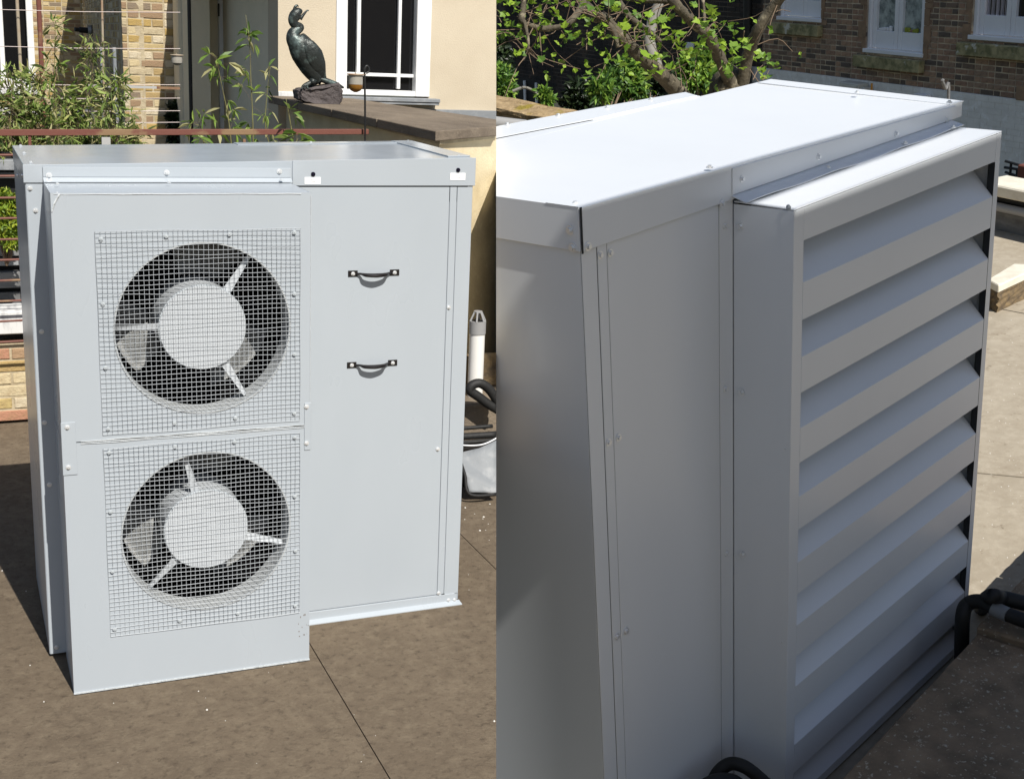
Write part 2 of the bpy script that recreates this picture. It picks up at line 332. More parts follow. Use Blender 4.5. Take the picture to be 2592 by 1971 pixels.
def bricks(parent, P, a0, a1, z0, z1, holes, key, mort, n_parts=290, near_right=True, stuffkey=None, thick=.2, back_name='mortar_face', prefer=None, stuff_name='far_brickwork'):
    bm = NB(); wall_cells(bm, P, a0, a1, z0, z1, holes, -thick, -.005); obj(back_name, bm, mort, parent)
    cand = []; row = 0; z = z0
    while z + .061 <= z1 + 1e-6:
        a = a0 - (.056 if row % 2 else .168); i = row % 2
        while a < a1:
            L = .211 if i % 2 == 0 else .0985
            s, e = max(a, a0), min(a + L, a1)
            if e - s > .03:
                segs = [(s, e)]
                for h in holes:
                    if z + .06 > h[2] and z < h[3]:
                        nx = []
                        for (p, q) in segs:
                            if q <= h[0] or p >= h[1]: nx.append((p, q))
                            else:
                                if h[0] - p > .03: nx.append((p, h[0]))
                                if q - h[1] > .03: nx.append((h[1], q))
                        segs = nx
                for (p, q) in segs: cand.append((p, q, z))
            a += L + .014; i += 1
        z += .075; row += 1
    cand = [c for c in cand if CUR.dist(P.pt((c[0] + c[1]) / 2, c[2])) > .12]
    key_f = prefer or (lambda c: -(P.pt(c[0], c[2]) - CUR.cam).length)
    cand.sort(key=key_f, reverse=True)
    cache = {}
    for (p, q, zz) in cand[:n_parts]:
        L = round(q - p, 3); L = .211 if L > .202 else (.0985 if .092 < L < .106 else L); sd_ = random.randrange(5)
        if (L, sd_) not in cache: cache[(L, sd_)] = brick_mesh(L, .061, .05, key, sd_ + int(L * 1000))
        inst('brick', cache[(L, sd_)], parent, P.pt(p, zz, random.uniform(-.002, .003)), (0, 0, P.ang))
    rest = cand[n_parts:]
    if rest:
        bm = NB()
        for (p, q, zz) in rest:
            d = random.uniform(-.001, .004); c = .003
            pts = [P.pt(p + c, zz + c, d), P.pt(q - c, zz + c, d), P.pt(q - c, zz + .061 - c, d), P.pt(p + c, zz + .061 - c, d)]
            bk = [P.pt(p, zz, -.012), P.pt(q, zz, -.012), P.pt(q, zz + .061, -.012), P.pt(p, zz + .061, -.012)]
            f = [bm.verts.new(x) for x in pts]; k = [bm.verts.new(x) for x in bk]; bm.faces.new(f)
            for i in range(4): bm.faces.new((k[i], k[(i + 1) % 4], f[(i + 1) % 4], f[i]))
        o = obj(stuff_name, bm, stuffkey or key, parent)
        if o: o['kind'] = 'stuff'
def leaf_quad(bm, p, d, nrm, L, W, fold=.15):
    """lance-shaped leaf of 6 verts"""
    d = d.normalized(); s = d.cross(nrm)
    if s.length < 1e-3: s = d.cross(Vector((.3, .5, .8)))
    s.normalize(); n = s.cross(d)
    v = [p, p + d * L * .3 + s * W * .5 + n * L * fold * .3, p + d * L * .65 + s * W * .36 + n * L * fold * .1, p + d * L - n * L * fold, p + d * L * .65 - s * W * .36 + n * L * fold * .1, p + d * L * .3 - s * W * .5 + n * L * fold * .3]
    vs = [bm.verts.new(x) for x in v]; bm.faces.new((vs[0], vs[1], vs[2], vs[3])); bm.faces.new((vs[0], vs[3], vs[4], vs[5]))
def rdir(zb=0.0):
    while 1:
        v = Vector((random.uniform(-1, 1), random.uniform(-1, 1), random.uniform(-1, 1) + zb))
        if .1 < v.length < 1.6: return v.normalized()

# deck helper: slab polygons cut by joints
def split_poly(poly, p, d, g):
    n = Vector((d[1], -d[0])).normalized(); p = Vector(p)
    def half(sg):
        out = []; f = lambda q: sg * n.dot(Vector(q) - p) - g / 2
        for i in range(len(poly)):
            a, b = poly[i], poly[(i + 1) % len(poly)]; fa, fb = f(a), f(b)
            if fa >= 0: out.append(a)
            if fa * fb < 0: t = fa / (fa - fb); out.append((a[0] + (b[0] - a[0]) * t, a[1] + (b[1] - a[1]) * t))
        return out
    return [h for h in (half(1), half(-1)) if len(h) > 2]
def deck(polys, lines, g, m, gapm, name):
    bm = NB(); xs = [p[0] for q in polys for p in q]; ys = [p[1] for q in polys for p in q]
    box(bm, min(xs), max(xs), min(ys), max(ys), -.10, -.006)
    st = obj(name, bm, gapm, None, (0, 0, -.1)); tag(st, kind='structure')
    for p, d in lines:
        new = []
        for q in polys: new += split_poly(q, p, d, g)
        polys = new
    for q in polys:
        bm = NB(); prism(bm, q, -.006, 0)
        o = obj('roofing_sheet', bm, m, st)
    return st

# =================================================================== FIRST PLACE (left photograph)
CUR = A
# ---- ground
deck([[(-14, -9), (9, -9), (9, 3.35), (-14, 3.35)]], [((.945, 0), (0, 1)), ((1.93, 0), (0, 1)), ((-.95, 0), (0, 1)), ((0, -2.6), (1, .02))], .0042, 'deck', 'deck_gap', 'roof_deck')
bm = NB(); box(bm, -40, 40, 3.35, 60, -3.2, -3.0); tag(obj('garden_ground', bm, 'soil', None, (0, 3.35, -3.2)), kind='structure')
bm = NB()
for i in range(90):
    x, y = random.uniform(-.6, 2.4), random.uniform(-1.6, 1.2)
    if 0 < x < 1.64 and y > -.34: continue
    s = random.choice((.0015, .002, .003, .0045)); cyl(bm, (x, y, 0), (0, 0, 1), s, s * .8, 5, s * .5)
o = obj('grit', bm, 'chip', None, (0, 0, 0)); tag(o, 'tiny pale grit scattered over the brown roof sheet', 'grit', kind='stuff')

# ---- heat pump housing seen from the fan side
W, D, XA, XB, PF, TF, ZJ = 1.634, .755, .055, .908, .322, 1.774, .935
zt = lambda x: 1.832 + .022 * x
U = thing('heat_pump_enclosure', 'light grey metal heat pump enclosure showing two round meshed fans and two black handles', 'heat pump', (W / 2, D / 2, 0))
bm = NB(); box(bm, 0, W, 0, D, .012, 1.70, .002); obj('cabinet', bm, 'paint', U)
bm = NB(); box(bm, -.001, XA + .02, -.003, .0, .014, 1.768, .001); obj('corner_strip', bm, 'paint', U)
bm = NB(); box(bm, -.003, .0, .0, D, .014, 1.768, .001); obj('side_panel', bm, 'paint', U)
bm = NB(); box(bm, XB + .004, 1.539, -.004, 0, .05, 1.766, .001); obj('access_panel', bm, 'paint', U)
bm = NB(); box(bm, 1.5415, 1.5695, -.0045, 0, .045, 1.766, .001); obj('trim_strip', bm, 'paint', U)
bm = NB(); box(bm, 1.572, W + .001, -.004, 0, .045, 1.768, .001); box(bm, W, W + .003, 0, D, .014, 1.768, .001); obj('corner_strip', bm, 'paint', U)
bm = NB(); box(bm, XB, 1.62, -.006, 0, .012, .046, .001); quadbox(bm, [(XB, -.03, 0), (W + .012, -.03, 0), (W + .012, 0, 0), (XB, 0, 0), (XB, -.03, .003), (W + .012, -.03, .003), (W + .006, -.005, .014), (XB, -.005, .014)]); obj('base_flange', bm, 'paint', U)
bm = NB(); box(bm, 1.560, 1.574, -.0055, -.003, .046, .050); obj('gap', bm, 'dark_gap', U)
# lid: shallow tray, with a deeper plate over its right half
bm = NB(); box(bm, -.005, W + .005, -.005, D + .004, 1.769, 1.8, .0018, (zt(0), zt(W))); 
obj('lid', bm, 'paint_top', U)
bm = NB(); box(bm, XB + .012, W + .009, -.009, -.005, 1.762, 1.9, .001, (zt(XB) + .002, zt(W) + .002)); obj('fascia', bm, 'paint', U)
bm = NB(); box(bm, -.008, .054, -.0075, -.005, 1.772, 1.83, .001, (zt(0) + .001, zt(0) + .002)); obj('fascia', bm, 'paint', U)
bm = NB(); box(bm, XB + .01, W - .02, -.0045, -.002, 1.757, 1.763); obj('gap', bm, 'dark_gap', U)
bm = NB()   # lid edge strips (raised lap at back right and along the right end)
f = lambda x, y: (x, y, zt(x))
for (x0, x1, y0, y1, h) in ((.86, W + .006, D - .075, D + .012, .0035), (W - .085, W + .008, .05, D + .01, .0055)):
    quadbox(bm, [(x0, y0, zt(x0)), (x1, y0, zt(x1)), (x1, y1, zt(x1)), (x0, y1, zt(x0)), (x0, y0, zt(x0) + h), (x1, y0, zt(x1) + h), (x1, y1, zt(x1) + h), (x0, y1, zt(x0) + h)], .001)
obj('lid_strip', bm, 'paint_top', U)
# flashing over the fan box
bm = NB(); box(bm, XA, XB + .006, -.011, -.005, 1.792, 1.826, .001)
quadbox(bm, [(XA, -.032, 1.776), (XB + .006, -.032, 1.776), (XB + .006, -.006, 1.789), (XA, -.006, 1.789), (XA, -.032, 1.779), (XB + .006, -.032, 1.779), (XB + .006, -.006, 1.793), (XA, -.006, 1.793)]); obj('flashing', bm, 'paint', U)
# fan box: upper and lower shell, each plate pierced by a round opening
FX, FR = .534, .295
def pierced(bm, x0, x1, z0, z1, cx, cz, r, y0, y1):
    A_ = sorted(set([2 * math.pi * i / 72 for i in range(72)] + [math.atan2(z - cz, x - cx) % (2 * math.pi) for x in (x0, x1) for z in (z0, z1)]))
    def rim(t):
        c, s = math.cos(t), math.sin(t); k = min([(x1 - cx) / c if c > 1e-9 else 1e9, (x0 - cx) / c if c < -1e-9 else 1e9, (z1 - cz) / s if s > 1e-9 else 1e9, (z0 - cz) / s if s < -1e-9 else 1e9]); return cx + c * k, cz + s * k
    n = len(A_); q = []
    for t in A_:
        ox, oz = rim(t); ix, iz = cx + r * math.cos(t), cz + r * math.sin(t)
        q.append([bm.verts.new(p) for p in ((ox, y0, oz), (ix, y0, iz), (ix, y1, iz), (ox, y1, oz))])
    for i in range(n):
        a, b = q[i], q[(i + 1) % n]
        bm.faces.new((a[0], a[1], b[1], b[0])); bm.faces.new((a[1], a[2], b[2], b[1])); bm.faces.new((a[2], a[3], b[3], b[2])); bm.faces.new((a[3], a[0], b[0], b[3]))
    bmesh.ops.recalc_face_normals(bm, faces=bm.faces[:])
def ring(bm, cx, cz, r0, r1, y0, y1, seg=72):
    q = []
    for i in range(seg):
        t = 2 * math.pi * i / seg; c, s = math.cos(t), math.sin(t)
        q.append([bm.verts.new(p) for p in ((cx + r1 * c, y0, cz + r1 * s), (cx + r0 * c, y0, cz + r0 * s), (cx + r0 * c, y1, cz + r0 * s), (cx + r1 * c, y1, cz + r1 * s))])
    for i in range(seg):
        a, b = q[i], q[(i + 1) % seg]
        for k in range(4): bm.faces.new((a[k], a[(k + 1) % 4], b[(k + 1) % 4], b[k]))
    bmesh.ops.recalc_face_normals(bm, faces=bm.faces[:])
for (z0, z1, cz, gz0, gz1, struts, blades, wash, seed) in (
    (ZJ + .002, TF, 1.3087, .958, 1.651, (178, 56, -60), (-66, 54, 174), [(167, 133), (663, 113), (1142, 98), (1636, 83), (1637, 550), (1637, 1008), (1636, 1456), (1189, 1492), (726, 1528), (222, 1573), (202, 1110), (183, 625)], 1),
    (.0, ZJ - .002, .5655, .207, .909, (-17, 225, 104), (-65, 55, 175), [(229, 1754), (730, 1708), (1181, 1672), (1639, 1638), (1640, 2086), (1645, 2500), (1643, 2916), (1207, 2974), (767, 3030), (272, 3095), (255, 2657), (239, 2204)], 2)):
    bm = NB(); pierced(bm, XA, XB, z0, z1, FX, cz, FR, -PF, -PF + .003); obj('front_plate', bm, 'paint', U)
    bm = NB(); box(bm, XA, XA + .002, -PF + .003, 0, z0, z1); obj('side_plate', bm, 'paint', U)
    bm = NB(); box(bm, XB - .002, XB, -PF + .003, -.005, z0, z1); obj('side_plate', bm, 'paint', U)
    bm = NB(); box(bm, XA + .002, XB - .002, -PF + .003, -.004, z1 - .0025 if z0 > .5 else z0 + .001, z1 - .0005 if z0 > .5 else z0 + .003); obj('top_plate' if z0 > .5 else 'bottom_plate', bm, 'paint', U)
    bm = NB(); box(bm, XA + .004, XB - .004, -.035, -.006, z0 + .01, z1 - .01); box(bm, XA + .004, XA + .008, -PF + .01, -.036, z0 + .01, z1 - .01); box(bm, XB - .008, XB - .004, -PF + .01, -.036, z0 + .01, z1 - .01)
    box(bm, XA + .009, XB - .009, -PF + .01, -.036, z0 + .012, z0 + .016); obj('coil', bm, 'coil', U)
    bm = NB(); ring(bm, FX, cz, FR + .0015, FR + .006, -PF - .0035, -PF - .0003); ring(bm, FX, cz, FR + .0015, FR + .004, -PF + .0035, -PF + .10); F_ = obj('fan', bm, 'fan_dark', U, smooth=True)
    bm = NB(); ring(bm, FX, cz, .001, .147, -.302, -.10, 48); obj('hub', bm, 'hub', F_, smooth=True)
    bm = NB(); ring(bm, FX, cz, .146, .150, -.296, -.288, 48); obj('hub_rim', bm, 'rivet', F_, smooth=True)
    for a in struts:
        t = R(a); c, s = math.cos(t), math.sin(t); bm = NB(); P0, P1 = .148, .292
        def q(r, w_, y): return (FX + r * c - s * w_, y, cz + r * s + c * w_)
        quadbox(bm, [q(P0, -.016, -.292), q(P1, -.006, -.292), q(P1, .006, -.286), q(P0, .014, -.286), q(P0, -.004, -.262), q(P1, .000, -.262), q(P1, .003, -.262), q(P0, .006, -.262)]); obj('strut', bm, 'hub', F_)
    for a in blades:
        bm = NB(); rows = []
        for i in range(9):
            u = i / 8; rw = []
            for k in range(6):
                v = k / 5; r = .150 + .132 * v; ang = R(a + u * (52 + 10 * v) - 10 * v); y = -.068 + .03 * (u - .5) * -1
                rw.append(bm.verts.new((FX + r * math.cos(ang), y, cz + r * math.sin(ang))))
            rows.append(rw)
        for i in range(8):
            for k in range(5): bm.faces.new((rows[i][k], rows[i + 1][k], rows[i + 1][k + 1], rows[i][k + 1]))
        bmesh.ops.solidify(bm, geom=bm.faces[:], thickness=.004); obj('blade', bm, 'fan', F_, smooth='all')
    # welded mesh guard
    rnd = random.Random(seed); bm = NB(); gx0, gx1, st, rr = .187, .869, .01635, .00082
    def bow(x, z): return .0016 * math.sin(9 * x + 3 * z + seed) + .0012 * math.sin(14 * z + 5 * x)
    nx = int((gx1 - gx0) / st); nz = int((gz1 - gz0) / st)
    for i in range(nx + 1):
        x = gx0 + i * (gx1 - gx0) / nx; ph = rnd.random() * 6
        tube(bm, [(x + .0009 * math.sin(ph + k * .8), -PF - .0045 - bow(x, z), z) for k in range(15) for z in (gz0 + (gz1 - gz0) * k / 14,)], rr, 4, False)
    for i in range(nz + 1):
        z = gz0 + i * (gz1 - gz0) / nz; ph = rnd.random() * 6; am = .0014 + .0022 * rnd.random() * (i > nz * .3)
        tube(bm, [(x, -PF - .0066 - bow(x, z), z + am * math.sin(ph + k * .5)) for k in range(22) for x in (gx0 + (gx1 - gx0) * k / 21,)], rr * 1.1, 4, False)
    G = obj('mesh_guard', bm, 'galv', U); G['kind'] = 'stuff'
    pts = [(200 + x / 3, 560 + y / 3) if seed == 1 else (200 + x / 3, 1060 + (y - 1500) / 3) for x, y in wash]
    bolts(U, pts, '-y', 1, -PF - .007, me=RIV, name='washer')
# mastic line between the two shells, corner brackets
bm = NB()
for k, dz in enumerate((.003, -.002, -.007)):
    tube(bm, [(x, -PF - .0015, ZJ + dz + .0007 * math.sin(x * 31 + k * 2) + .0003 * math.sin(x * 90 + k)) for x in [XA + .06 + i * (XB - XA - .075) / 40 for i in range(41)]], [.0012, .0018, .001, .0019, .0014, .0016, .0012], 6)
obj('joint_line', bm, 'joint', U)
bm = NB(); tube(bm, [(x, -PF - .0006, TF - .004 + .0008 * math.sin(x * 40)) for x in [XA + .01 + i * .0425 for i in range(20)]], [.001, .002, .0012, .0019], 6)
tube(bm, [(XA + .02, -PF + .01, TF + .001), (XA + .028, -PF, TF - .004), (XA + .012, -PF - .001, TF - .03), (XA + .002, -PF - .001, TF - .06)], [.003, .004, .002], 6); tube(bm, [(XB - .001, -PF - .0006, TF - .01 - i * .04) for i in range(20)], [.0014, .0007, .0012, .0006], 6)
obj('corner_sealant', bm, 'joint', U)
for x0, x1, za, zb in ((XA - .002, XA + .045, .822, 1.008), (XB - .022, XB + .003, .842, 1.020)):
    bm = NB(); box(bm, x0, x1, -PF - .003, -PF - .0002, za, zb, .001); obj('bracket', bm, 'paint', U)
bolts(U, [(170, 1081), (173, 1182), (776, 1029), (776, 1121)], '-y', 1, -PF - .003)
bolts(U, [(124, 444), (422, 437), (707, 434)], '-y', 1, -.011, sc_=1.15)
bolts(U, [(76, 477), (90, 533)], '-y', 1, -.003)
bolts(U, [(1136, 778), (1108, 1136), (1110, 1500)], '-y', 1, -.0045); bolts(U, [(1135, 1518), (1150, 1517)], '-y', 1, -.006)
bolts(U, [(112, 1069), (125, 1226), (143, 1637), (105, 839)], '-y', 1, -.003)
bolts(U, [(428, 463), (712, 456), (145, 466)], 'z', 2, 1.786, sc_=.8)
bolts(U, [(787, 362), (1033, 358), (1096, 377), (1161, 396)], 'z', 2, 1.868, sc_=.9)
bolts(U, [(52, 370), (61, 388), (78, 412)], 'z', 2, 1.833, sc_=.9)
bolts(U, [(45, 444), (57, 444)], '-x', 0, -.005, sc_=.8)
# handles
for (z) in (1.428, 1.068):
    bm = NB(); Hn = None
    x0, x1 = 1.155, 1.322
    for xx in (x0, x1):
        quadbox(bm, [(xx - .019, -.007, z - .012), (xx + .019, -.007, z - .012), (xx + .019, -.004, z - .012), (xx - .019, -.004, z - .012), (xx - .019, -.007, z + .012), (xx + .019, -.007, z + .012), (xx + .019, -.004, z + .012), (xx - .019, -.004, z + .012)], .001)
    tube(bm, spline([(x0 + .012, -.008, z), (x0 + .03, -.018, z), (x0 + .045, -.034, z - .002), (x0 + .084, -.042, z - .003), (x1 - .045, -.034, z - .002), (x1 - .03, -.018, z), (x1 - .012, -.008, z)], 5), [.004, .0045, .0075, .0085, .0075, .0045, .004], 10)
    Hn = obj('handle', bm, 'handle', U, smooth=True)
    for xx in (x0, x1): inst('bolt', BOLT, Hn, (xx, -.007, z), ROT['-y'], .9)
# cam locks with their paper labels
for (lx, ly, tx0, tx1, ty0, ty1) in ((792.5, 441, 771, 811.5, 448.5, 466), (1159.5, 430.5, 1140, 1177.5, 438, 456)):
    p = A.at(lx, ly, 1, -.009); bm = NB(); cyl(bm, p, (0, -1, 0), .0085, .004, 18, .008); cyl(bm, p + Vector((0, -.004, 0)), (0, -1, 0), .0055, .003, 14); obj('cam_lock', bm, 'lock', U, smooth=True)
    q0, q1 = A.at(tx0, ty0, 1, -.0095), A.at(tx1, ty1, 1, -.0095)
    bm = NB(); box(bm, q0.x, q1.x, -.0105, -.0092, q1.z, q0.z); S_ = obj('sticker', bm, 'white', U)
    bm = NB(); xc = (q0.x + q1.x) / 2
    for (zz, segs) in ((q0.z - .009, ((-.009, -.002), (-.001, .002), (.006, .009))), (q1.z + .0085, ((-.011, -.009), (-.003, .0005), (.0015, .011)))):
        for a, b_ in segs: box(bm, xc + a, xc + b_, -.0108, -.0105, zz - .0012, zz + .0012)
    obj('print', bm, 'ink', S_)
bm = NB(); box(bm, XA - .001, XB + .001, -PF - .004, -PF - .0003, .002, .007); obj('bottom_lip', bm, 'joint', U); bm = NB(); box(bm, XA, XB, -PF - .006, -PF - .0005, 0, .0018); obj('shade_strip', bm, 'black', U)  # black strip stands in for the shade under the fan box
# scuffs near the lower corner of the fan box
bm = NB(); rnd = random.Random(3)
for i in range(12):
    x, z = rnd.uniform(XB - .055, XB - .004), rnd.uniform(.10, .20); box(bm, x, x + rnd.uniform(.001, .004), -PF - .0006, -PF + .0004, z, z + rnd.uniform(.001, .007))
o = obj('scuff', bm, 'stone', U); o['kind'] = 'stuff'

# ---- capped party wall with slabs, running to the house
CW = thing('coped_wall', 'cream rendered wall topped with brown flat coping slabs behind the enclosure', 'wall', (2.4, 3.5, 0))
a_, f_, b_, c_ = (2.202, 1.982), (3.10, 2.76), (2.119, 5.66), (2.78, 5.66)
bm = NB(); prism(bm, [(2.262, 2.09), (2.26, 5.64), (2.76, 5.64), (3.02, 2.78)], 0, 1.755); obj('rendered_core', bm, 'cream_dirty', CW)
def lerp(p, q, t): return (p[0] + (q[0] - p[0]) * t, p[1] + (q[1] - p[1]) * t)
cuts = [0, .272, .53, .765, 1.0]
for i in range(4):
    g = .0016; t0, t1 = cuts[i] + g, cuts[i + 1] - g
    poly = [lerp(a_, b_, t0), lerp(a_, b_, t1), lerp(f_, c_, t1), lerp(f_, c_, t0)]
    bm = NB(); prism(bm, poly, 1.776, 1.83 + random.uniform(-.002, .002)); bmesh.ops.bevel(bm, geom=bm.edges[:], offset=.004, segments=1, profile=.5, affect='EDGES')
    obj('coping_slab', bm, 'stone', CW)
bm = NB(); prism(bm, [(2.25, 2.05), (2.24, 5.64), (2.75, 5.64), (3.03, 2.78)], 1.756, 1.775); obj('mortar_bed', bm, 'mortarY', CW)

# ---- cormorant statue on its rock
YB_ = 4.72
def Z2(x, y, Y=YB_): return A.at(620 + x * .28973, y * .28973, 1, Y)
zpx = .00291 * .28973
RKb = Z2(640, 880); RKb.z = 1.83
bm = NB(); out = [(442, 790), (470, 775), (532, 768), (700, 738), (792, 722), (826, 792), (820, 880), (800, 903), (640, 912), (560, 900), (455, 862)]
lay = []
for y, s in ((-.115, .90), (-.085, 1.0), (.06, 1.0), (.13, .86)):
    lay.append([bm.verts.new(RKb + (Z2(x, yy) - RKb) * s + Vector((0, y + (.03 if x < 480 else 0), 0))) for x, yy in out])
n = len(out)
for i in range(3):
    for k in range(n): bm.faces.new((lay[i][k], lay[i][(k + 1) % n], lay[i + 1][(k + 1) % n], lay[i + 1][k]))
bm.faces.new(lay[0][::-1]); bm.faces.new(lay[3])
bmesh.ops.triangulate(bm, faces=bm.faces[:]); bmesh.ops.subdivide_edges(bm, edges=bm.edges[:], cuts=2, use_grid_fill=True); bmesh.ops.recalc_face_normals(bm, faces=bm.faces[:])
for v in bm.verts: v.co += Vector((random.uniform(-1, 1), random.uniform(-1, 1), random.uniform(-1, 1))) * .005; v.co.z = max(v.co.z, 1.831)
tag(obj('rock', bm, 'slate', None, RKb), 'rough dark slate rock carrying the bronze cormorant on the coping', 'rock')
BD = thing('bird_statue', 'green bronze cormorant statue with open beak perched upright on the slate rock', 'statue', Z2(600, 745))
bm = NB()
sp = [(652, 712, 40), (630, 680, 62), (602, 640, 78), (575, 590, 94), (548, 530, 108), (520, 470, 116), (492, 415, 112), (462, 370, 98), (436, 335, 80), (428, 303, 62), (440, 277, 48), (464, 262, 38), (486, 248, 30), (484, 232, 28), (462, 226, 32), (438, 218, 38), (424, 196, 42), (424, 168, 46), (436, 142, 50), (452, 124, 50), (470, 112, 44), (486, 110, 30), (497, 116, 12)]
pp = spline([Z2(x, y) for x, y, r in sp], 4); rs = [r * zpx for x, y, r in sp]
tube(bm, pp, rs, 20, True, .82, up=Vector((0, 1, 0))); obj('body', bm, 'bronze', BD, smooth='all')
bm = NB()   # folded wings: long tapering shells on both flanks
for sgn in (-1, 1):
    wl = spline([Z2(470, 345, YB_) + Vector((0, sgn * .045, 0)), Z2(530, 400) + Vector((0, sgn * .068, 0)), Z2(580, 480) + Vector((0, sgn * .070, 0)), Z2(622, 570) + Vector((0, sgn * .055, 0)), Z2(660, 650) + Vector((0, sgn * .030, 0)), Z2(705, 706) + Vector((0, sgn * .012, 0))], 5)
    tube(bm, wl, [20 * zpx, 62 * zpx, 80 * zpx, 70 * zpx, 44 * zpx, 10 * zpx], 14, True, .32, up=Vector((0, 1, 0)))
obj('wing', bm, 'bronze', BD, smooth='all')
bm = NB(); tube(bm, spline([Z2(650, 690), Z2(720, 712), Z2(800, 742), Z2(862, 768)], 5), [24 * zpx, 26 * zpx, 24 * zpx, 8 * zpx], 8, True, 1.7, up=Vector((0, 1, 0)))
for v in bm.verts: pass
obj('tail', bm, 'bronze', BD, smooth='all')
bm = NB(); tube(bm, spline([Z2(440, 120), Z2(430, 90), Z2(440, 62), Z2(456, 50), Z2(468, 62)], 5), [20 * zpx, 13 * zpx, 12 * zpx, 9 * zpx, 4 * zpx], 10, True, .8, up=Vector((0, 1, 0)))
tube(bm, spline([Z2(480, 165), Z2(505, 138), Z2(530, 108), Z2(548, 92), Z2(558, 100)], 5), [22 * zpx, 13 * zpx, 9 * zpx, 6 * zpx, 3 * zpx], 10, True, .8, up=Vector((0, 1, 0))); obj('beak', bm, 'bronze', BD, smooth='all')
bm = NB()
for dy, x in ((-.045, 500), (.035, 575)):
    for dx in (-34, -6, 24):
        tube(bm, spline([Z2(x + 60, 722) + Vector((0, dy, 0)), Z2(x + 10 + dx * .5, 745) + Vector((0, dy - .02, 0)), Z2(x + dx, 775) + Vector((0, dy - .05, 0))], 4), [22 * zpx, 12 * zpx, 7 * zpx], 8)
    tube(bm, [Z2(x + 70, 735) + Vector((0, dy, 0)), Z2(x + 85, 690) + Vector((0, dy, 0))], [26 * zpx, 30 * zpx], 10)
obj('foot', bm, 'bronze', BD, smooth='all')
for sgn in (-1, 1):
    bm = NB(); cyl(bm, Z2(462, 130) + Vector((0, sgn * 41 * zpx, 0)), (0, sgn, 0), 7 * zpx, .002, 10); obj('eye', bm, 'black', BD)

# ---- cream house: window wall, recess under an added shading slab
HW = thing('cream_house', 'cream rendered house with a white sash window and a shaded recess beside it', 'house', (3.4, 6.5, -3))
Pw = Plane((0, 5.7, 0), (1, 0)); Pr = Plane((0, 8.0, 0), (1, 0))
xl = Pw.px(704, 100)[0]
wx0, wz0 = Pw.px(852, 246); wx1, _ = Pw.px(1086, 246)
bm = NB(); wall_cells(bm, Pw, xl, 6.5, -3, 3.3, [(wx0 + .01, wx1 - .01, wz0, 3.1)], -.35, 0); obj('wall', bm, 'cream', HW)
bm = NB(); xr0 = Pr.px(452, 100)[0]
pbox(bm, Pr, xr0, xl + .4, -3, 2.85, -.3, 0); obj('wall', bm, 'recess_render', HW)
bm = NB(); box(bm, xl, xl + .35, 6.052, 7.998, -3, 2.848); obj('wall', bm, 'recess_render', HW)
bm = NB(); box(bm, xr0 + .05, xl + .36, 5.75, 7.995, 2.852, 3.1); obj('added_shade_slab', bm, 'cream', HW)  # unseen slab added to keep the sun off the recess
bm = NB(); e0, e1 = Pr.px(461, 100)[0], Pr.px(514, 100)[0]; pbox(bm, Pr, e0, e1, -3, 2.85, .002, .35); obj('pilaster', bm, 'recess_render', HW)
def bars(P, name, parent, m, xs, ys, d0, d1, ym=100, xm=None):
    """xs: vertical members as px ranges (with y range), ys: horizontal ones"""
    for (a, b, c, d) in xs:
        a0, z1 = P.px(a, c); a1, _ = P.px(b, c); z0 = P.px(a, d)[1]; bm = NB(); pbox(bm, P, a0, a1, z0, z1, d0, d1, .003); obj(name, bm, m, parent)
    for (a, b, c, d) in ys:
        a0, z1 = P.px(a, c); a1 = P.px(b, c)[0]; z0 = P.px(a, d)[1]; bm = NB(); pbox(bm, P, a0, a1, z0, z1, d0 + .002, d1 - .002, .003); obj(name, bm, m, parent)
# sash window
pz = lambda x, y: (620 + x * .28973, y * .28973)
def R_(x0, x1, y0, y1): a = pz(x0, y0); b = pz(x1, y1); return (a[0], b[0], a[1], b[1])
bm = NB(); a0, z1 = Pw.px(852, -80); a1, z0 = Pw.px(1086, 246); 
for (p0, p1, q0, q1) in ((a0, Pw.px(878.5, 100)[0], z0, 4.2), (Pw.px(1054, 100)[0], a1, z0, 4.2)): pbox(bm, Pw, p0, p1, q0, q1, -.12, .012, .004)
pbox(bm, Pw, Pw.px(878.5, 100)[0] + .001, Pw.px(1054, 100)[0] - .001, z0, Pw.px(900, 227)[1], -.10, .010, .004)
WN = obj('window', bm, 'whitep', HW)
bars(Pw, 'glazing_bar', WN, 'whitep', [R_(998, 1030, -300, 780), R_(1362, 1390, -300, 780)], [R_(890, 1500, 632, 662)], -.07, -.03)
bm = NB(); pbox(bm, Pw, Pw.px(876, 100)[0], Pw.px(1056, 100)[0], z0 + .02, 3.1, -.09, -.08); obj('pane', bm, 'glass', WN)
bm = NB(); s0, zz1 = Pw.px(984, 245); s1, zz0 = Pw.px(1103, 266); pbox(bm, Pw, a0 - .02, s1, zz0 + .022, zz1 - .005, .001, .11, .004); pbox(bm, Pw, a0 - .02, s1 - .005, zz0, zz0 + .021, .001, .10, .003); obj('sill', bm, 'lead', HW)
bm = NB(); g0, gz1 = Pw.px(1035, 272); _, gz0 = Pw.px(1100, 310); pbox(bm, Pw, g0, 6.4, gz0 - .12, gz1 - .01, .001, .04, .002); obj('lead_flashing', bm, 'lead', HW)
bm = NB(); pbox(bm, Pw, xl, Pw.px(850, 240)[0], Pw.px(720, 247)[1], Pw.px(720, 232)[1], .001, .012, .004); obj('plinth_line', bm, 'whitewash', HW)
